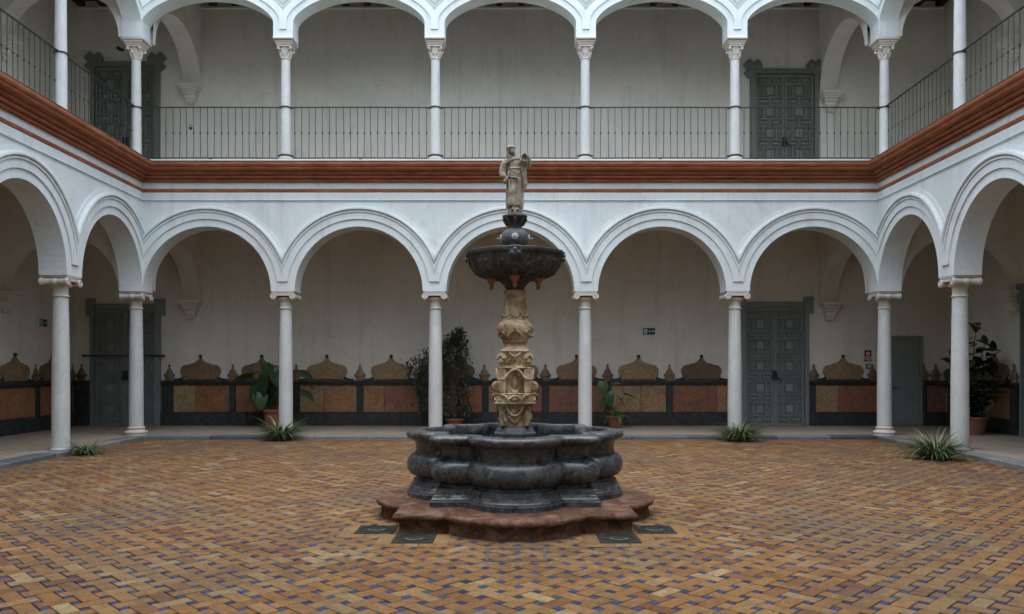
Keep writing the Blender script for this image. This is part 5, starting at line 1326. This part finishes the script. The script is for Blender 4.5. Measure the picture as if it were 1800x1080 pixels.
# ---------------------------------------------------------------- plants
def blade(mb, base, az, L, lift, wd, droop, n=7):
    d = Vector((math.cos(az), math.sin(az), 0)); s = Vector((-math.sin(az), math.cos(az), 0))
    vs = []
    for i in range(n + 1):
        t = i / n; out_ = L * (t * 0.95) * math.cos(lift * (1 - 0.35 * t)); z = L * math.sin(lift) * t - droop * L * t * t
        c = base + d * out_ + Vector((0, 0, z)); w_ = wd * (0.55 + 0.9 * t if t < 0.4 else 0.91 * (1 - (t - 0.4) / 0.6) ** 0.8 + 0.0) + 0.0006
        vs += [c - s * w_ + Vector((0, 0, w_ * 0.5)), c, c + s * w_ + Vector((0, 0, w_ * 0.5))]
    fs = []
    for i in range(n): p = 3 * i; fs += [(p, p + 1, p + 4, p + 3), (p + 1, p + 2, p + 5, p + 4)]
    mb.add(vs, fs)
def tuft(x, y, rad, h, label, n=420, z=0.0):
    o = thing('grass_tuft', label, 'plant', T((x, y, z)), 'striped grass tufts at the arcade foot')
    mb = MB()
    for i in range(n):
        mb.cur = random.choice((random.uniform(0, 0.35), random.uniform(0.0, 0.35), random.uniform(0.5, 1.0)))
        a = random.uniform(0, 2 * PI); q = random.random() ** 0.6 * rad * 0.35
        lift = random.uniform(0.5, 1.55); L = random.uniform(0.55, 1.0) * (rad * 1.05 if lift < 0.8 else max(rad, h * 1.8))
        blade(mb, Vector((q * math.cos(a), q * math.sin(a), 0)), a + random.uniform(-0.5, 0.5), L, lift, random.uniform(0.006, 0.011), random.uniform(0.30, 1.0) * math.sin(lift))
    v2 = []
    for (x_, y_, z_) in mb.v: v2.append((x_, y_, max(z_, 0.004 + 0.01 * random.random())))
    mb.v = v2
    tag(mb.build('leaves', M['leaf_grass'], o, 60), kind='stuff')
    mb = MB(); mb.lathe([(0.02, 0.03), (rad * 0.3, 0.016), (rad * 0.42, 0.0)], 16, None, True); mb.build('root_clump', M['soil'], o)
tuft(-4.93, 16.82, 0.42, 0.50, 'striped grass tuft at the foot of the column by the broad-leaved potted plant')
tuft(4.87, 16.62, 0.52, 0.48, 'striped grass tuft at the foot of the column by the right panelled door')
tuft(-7.62, 14.05, 0.36, 0.34, 'low striped grass tuft beside the thick left column, smallest of the four', 150)
tuft(7.26, 13.35, 0.52, 0.52, 'striped grass tuft beside the thick right column, nearest of the four')
def potmesh(mb, r0, r1, h, rimh):
    mb.lathe([(r0, 0), (r0 + (r1 - r0) * 0.75, h - rimh), (r1 + 0.012, h - rimh + 0.004), (r1 + 0.020, h - 0.02), (r1 + 0.014, h), (r1 - 0.012, h), (r1 - 0.03, h - 0.05), (0.01, h - 0.05)], 32)
def leafmesh(L, W, fold, curl, n=8, tipw=0.6, heart=0.0):
    mb = MB(); vs = []
    for i in range(n + 1):
        t = i / n; w_ = W * (math.sin(PI * min(1, t ** tipw)) ** 0.8) + 0.002
        if i == 0: w_ = W * heart + 0.002
        y = L * t; z = -curl * L * t * t
        yb = y - heart * L * 0.25 * (1 - t) ** 3
        vs += [(-w_, yb, z + fold * w_), (-w_ * 0.5, (y + yb) / 2, z + fold * w_ * 0.55), (0, y, z), (w_ * 0.5, (y + yb) / 2, z + fold * w_ * 0.55), (w_, yb, z + fold * w_)]
    fs = []
    for i in range(n):
        for j in range(4): p = 5 * i + j; fs.append((p, p + 1, p + 6, p + 5))
    mb.add(vs, fs); return mb
def mdata(mb, name, mat):
    t_ = mb.build(name, mat, None, 60); d = t_.data; bpy.data.objects.remove(t_); return d
def orient(p, dirv, roll=0.0):
    d = Vector(dirv).normalized(); up = Vector((0, 0, 1)); x = d.cross(up); x = x.normalized() if x.length > 1e-3 else Vector((1, 0, 0)); z = x.cross(d)
    Mx = Matrix((x, d, z)).transposed().to_4x4(); return T(p) @ Mx @ RY(roll)
BIG = [mdata(leafmesh(1.0, 0.42, 0.16, 0.28, 9, 0.62, 0.6), 'leaf', M['leaf_big']), mdata(leafmesh(1.0, 0.37, 0.22, 0.40, 9, 0.62, 0.55), 'leaf', M['leaf_big'])]
def potted(name, x, y, label, r0, r1, h, rimh, cat='potted plant'):
    o = thing(name, label, cat, T((x, y, 0.072)))
    mb = MB(); potmesh(mb, r0, r1, h, rimh); mb.build('pot', M['pot'], o, 35)
    mb = MB(); mb.lathe([(0.01, h - 0.035), (r1 - 0.022, h - 0.04), (r1 - 0.022, h - 0.06)], 24); mb.build('soil', M['soil'], o)
    return o
# broad-leaved plant left of the second column; leaf tips read off the photo: (x px, y px, dx, dz, size)
px = lambda x, y, d: Vector(((x - 897) * d / 1374, d, EYE + (645 - y) * d / 1374))
d0 = 19.35; o = potted('potted_plant', (480 - 897) * d0 / 1374, d0, 'broad-leaved potted plant in a tall terracotta pot left of a lower column', 0.17, 0.25, 0.46, 0.07)
root = px(480, 712, d0); base = Vector(o.matrix_world.translation)
for (lx, ly, dx, dz, s, tn) in ((468, 640, 0.35, -0.75, 0.50, 0.25), (455, 655, -0.9, -0.25, 0.50, 0.55), (446, 662, -1.0, -0.12, 0.55, 0.7), (470, 662, -0.2, -1, 0.5, 0.2), (488, 655, 0.5, -0.7, 0.5, 0.1), (500, 648, 0.9, -0.1, 0.42, 0.1), (455, 678, -0.35, -1, 0.48, 0.3), (475, 685, -0.3, -1, 0.45, 0.4), (462, 690, 0.2, -1, 0.42, 0.3), (490, 680, 0.2, -1, 0.45, 0.2), (452, 692, -0.85, -0.6, 0.55, 1.0), (520, 655, 1.0, -0.15, 0.52, 0.05), (528, 672, 0.8, -0.15, 0.45, 0.25), (530, 690, 0.9, -0.25, 0.42, 0.35), (478, 650, 0.1, -0.9, 0.46, 0.15), (462, 668, -0.6, -0.8, 0.5, 0.25), (485, 695, 0.6, -0.8, 0.4, 0.2), (472, 700, -0.5, -0.8, 0.36, 0.35)):
    a = px(lx, ly, d0) + Vector((0, random.uniform(-0.22, 0.12), 0))
    st2 = MB(); pr_ = root - base; pe_ = a - base; mid = (pr_ + pe_) / 2 + Vector((0, 0, 0.10)); st2.tube([pr_ + Vector((random.uniform(-.06, .06), random.uniform(-.06, .06), -0.05)), mid, pe_], [0.010, 0.008, 0.006], 6)
    st2.build('stem', M['leaf_big'], o, 60)
    lf = link('leaf', random.choice(BIG), o, orient(pe_, (dx, -0.35, dz), random.uniform(-0.4, 0.4)) @ Matrix.Scale(s, 4)); lf['tone'] = tn
# pot with arching strap leaves and a few broad leaves
d0 = 19.30; o = potted('potted_plant', (1081 - 897) * d0 / 1374, d0, 'small pot of arching strap leaves with a few broad leaves, right of the fountain', 0.13, 0.20, 0.30, 0.05)
mb = MB()
for i in range(90):
    mb.cur = random.uniform(0.15, 0.85); a = random.uniform(0, 2 * PI)
    blade(mb, Vector((0.07 * math.cos(a), 0.07 * math.sin(a), 0.27)), a, random.uniform(0.35, 0.62), random.uniform(0.5, 1.25), random.uniform(0.007, 0.012), random.uniform(0.5, 1.15))
tag(mb.build('leaves', M['leaf_grass'], o, 60), kind='stuff')
base = Vector(o.matrix_world.translation)
for (lx, ly, dx, dz, s, tn) in ((1060, 672, -0.1, -1, 0.36, 0.5), (1070, 690, 0.1, -1, 0.36, 0.35), (1098, 694, 1, -0.05, 0.30, 0.6), (1085, 698, 0.7, -0.5, 0.30, 0.3), (1066, 700, -0.6, -0.7, 0.30, 0.3), (1075, 676, 0.6, 0.2, 0.26, 0.4)):
    pe_ = px(lx, ly, d0) - base; mb = MB(); mb.tube([(0, 0, 0.26), (pe_.x * 0.6, 0, pe_.z * 0.7 + 0.1), pe_], [0.008, 0.007, 0.005], 6); mb.build('stem', M['leaf_big'], o, 60)
    lf = link('leaf', random.choice(BIG), o, orient(pe_, (dx, -0.35, dz), random.uniform(-0.4, 0.4)) @ Matrix.Scale(s, 4)); lf['tone'] = tn
# ficus behind the column left of the fountain
d0 = 19.25; o = potted('potted_tree', (799 - 897) * d0 / 1374, d0, 'tall bushy potted ficus with small drooping leaves behind a column', 0.16, 0.22, 0.24, 0.05, 'potted tree')
base = Vector(o.matrix_world.translation)
mt, ml = MB(), MB()
for k_ in range(3): mt.tube([(0.03 * k_ - 0.03, 0, 0.2), (0.05 * k_ - 0.05, 0.02, 0.9), (0.06 * k_ - 0.08, 0, 1.6), (0.05 * k_ - 0.05, 0, 2.2)], [0.022, 0.018, 0.012, 0.006], 7)
def ficus_leaf(p, d, s):
    d = d.normalized(); x = d.cross(Vector((0, 0, 1))); x = x.normalized() if x.length > 1e-3 else Vector((1, 0, 0))
    x = (x + 0.6 * Vector((random.uniform(-1, 1), random.uniform(-1, 1), random.uniform(-1, 1)))).normalized(); nz = x.cross(d)
    vs = [p, p + d * s * 0.45 + x * s * 0.2 + nz * s * 0.06, p + d * s, p + d * s * 0.45 - x * s * 0.2 + nz * s * 0.06, p + d * s * 0.45]
    ml.add(vs, [(0, 1, 4), (1, 2, 4), (2, 3, 4), (3, 0, 4)])
def in_crown(u):  # half width against height (m above pot foot) seen in the photo; returns (left, right)
    tab = [(0.30, -0.75, 0.38), (0.55, -0.95, 0.42), (0.8, -1.0, 0.46), (1.1, -1.0, 0.46), (1.4, -1.15, 0.40), (1.62, -1.25, 0.42), (1.8, -0.95, 0.36), (2.0, -0.62, 0.36), (2.2, -0.30, 0.32), (2.4, -0.05, 0.24), (2.55, 0.06, 0.14)]
    for (a, l0, r0), (b, l1, r1) in zip(tab, tab[1:]):
        if a <= u <= b: t = (u - a) / (b - a); return l0 + (l1 - l0) * t, r0 + (r1 - r0) * t
    return 0, 0
for i in range(520):
    z = 0.35 + 2.15 * random.random() ** 0.9
    if i >= 400: z = random.uniform(0.8, 2.0)
    l, r_ = in_crown(z); t = random.random() ** (0.8 if random.random() < 0.5 else 0.45)
    side = random.random() < (abs(r_) / (abs(l) + abs(r_)) + 0.02)
    if i >= 400: side = False; t = random.uniform(0.55, 1.0)
    x = (r_ * t) if side else (l * t)
    tip = Vector((x, random.uniform(-0.35, 0.3), z)); st0 = Vector((x * (0.15 if i < 400 else 0.5), 0, max(0.3, z - 0.45 * abs(x) - 0.25)))
    mt.tube([st0, (st0 + tip) / 2 + Vector((0, 0, 0.07)), tip], [0.006, 0.004, 0.002], 4)
    ml.cur = random.random() ** 2
    for j in range(random.randint(6, 11)):
        tt = random.uniform(0.35, 1.08); q = st0 + (tip - st0) * tt + Vector((random.gauss(0, 0.03), random.gauss(0, 0.03), random.gauss(0, 0.03)))
        ml.cur = random.random() ** 2
        ficus_leaf(q, Vector((random.uniform(-1, 1) + (0.4 if x > 0 else -0.4), random.uniform(-1, 1), random.uniform(-1.6, -0.1))), random.uniform(0.07, 0.125))
mt.build('trunk', M['bark'], o, 60); tag(ml.build('foliage', M['leaf_ficus'], o), kind='stuff')
# rubber plant in the right gallery
d0 = 17.4; o = potted('potted_plant', (1710 - 897) * d0 / 1374, d0, 'tall dark rubber plant in a wide terracotta tub behind the thick right column', 0.22, 0.29, 0.40, 0.06)
base = Vector(o.matrix_world.translation)
RUB = [mdata(leafmesh(1.0, 0.25, 0.22, c_, 8, 0.75, 0.0), 'leaf', M['leaf_rubber']) for c_ in (0.12, 0.3)]
mb = MB()
stems = []
for (x1, z1) in ((-0.05, 2.25), (0.16, 2.0), (0.45, 1.85), (-0.40, 1.7), (0.1, 1.5), (0.48, 1.35), (-0.55, 1.2), (0.35, 0.95), (-0.3, 0.85)):
    pth = [Vector((random.uniform(-.08, .08), random.uniform(-.08, .08), 0.35)), Vector((x1 * 0.5, random.uniform(-.12, .1), 0.35 + (z1 - 0.35) * 0.55)), Vector((x1, random.uniform(-.2, .12), z1))]
    mb.tube(pth, [0.016, 0.012, 0.007], 6); stems.append(pth)
mb.build('stem', M['bark'], o, 60)
for pth in stems:
    for j in range(21):
        t = 0.12 + 0.88 * j / 20; p = pth[0].lerp(pth[1], t * 2) if t < 0.5 else pth[1].lerp(pth[2], (t - 0.5) * 2)
        a = j * 2.4 + random.uniform(-0.4, 0.4); el = random.uniform(-0.35, 0.7) if j < 20 else 1.0
        lf = link('leaf', random.choice(RUB), o, orient(p, (math.cos(a) * math.cos(el), math.sin(a) * math.cos(el), math.sin(el)), random.uniform(-0.5, 0.5)) @ Matrix.Scale(random.uniform(0.27, 0.40), 4)); lf['tone'] = random.random() ** 2
bpy.context.view_layer.update()
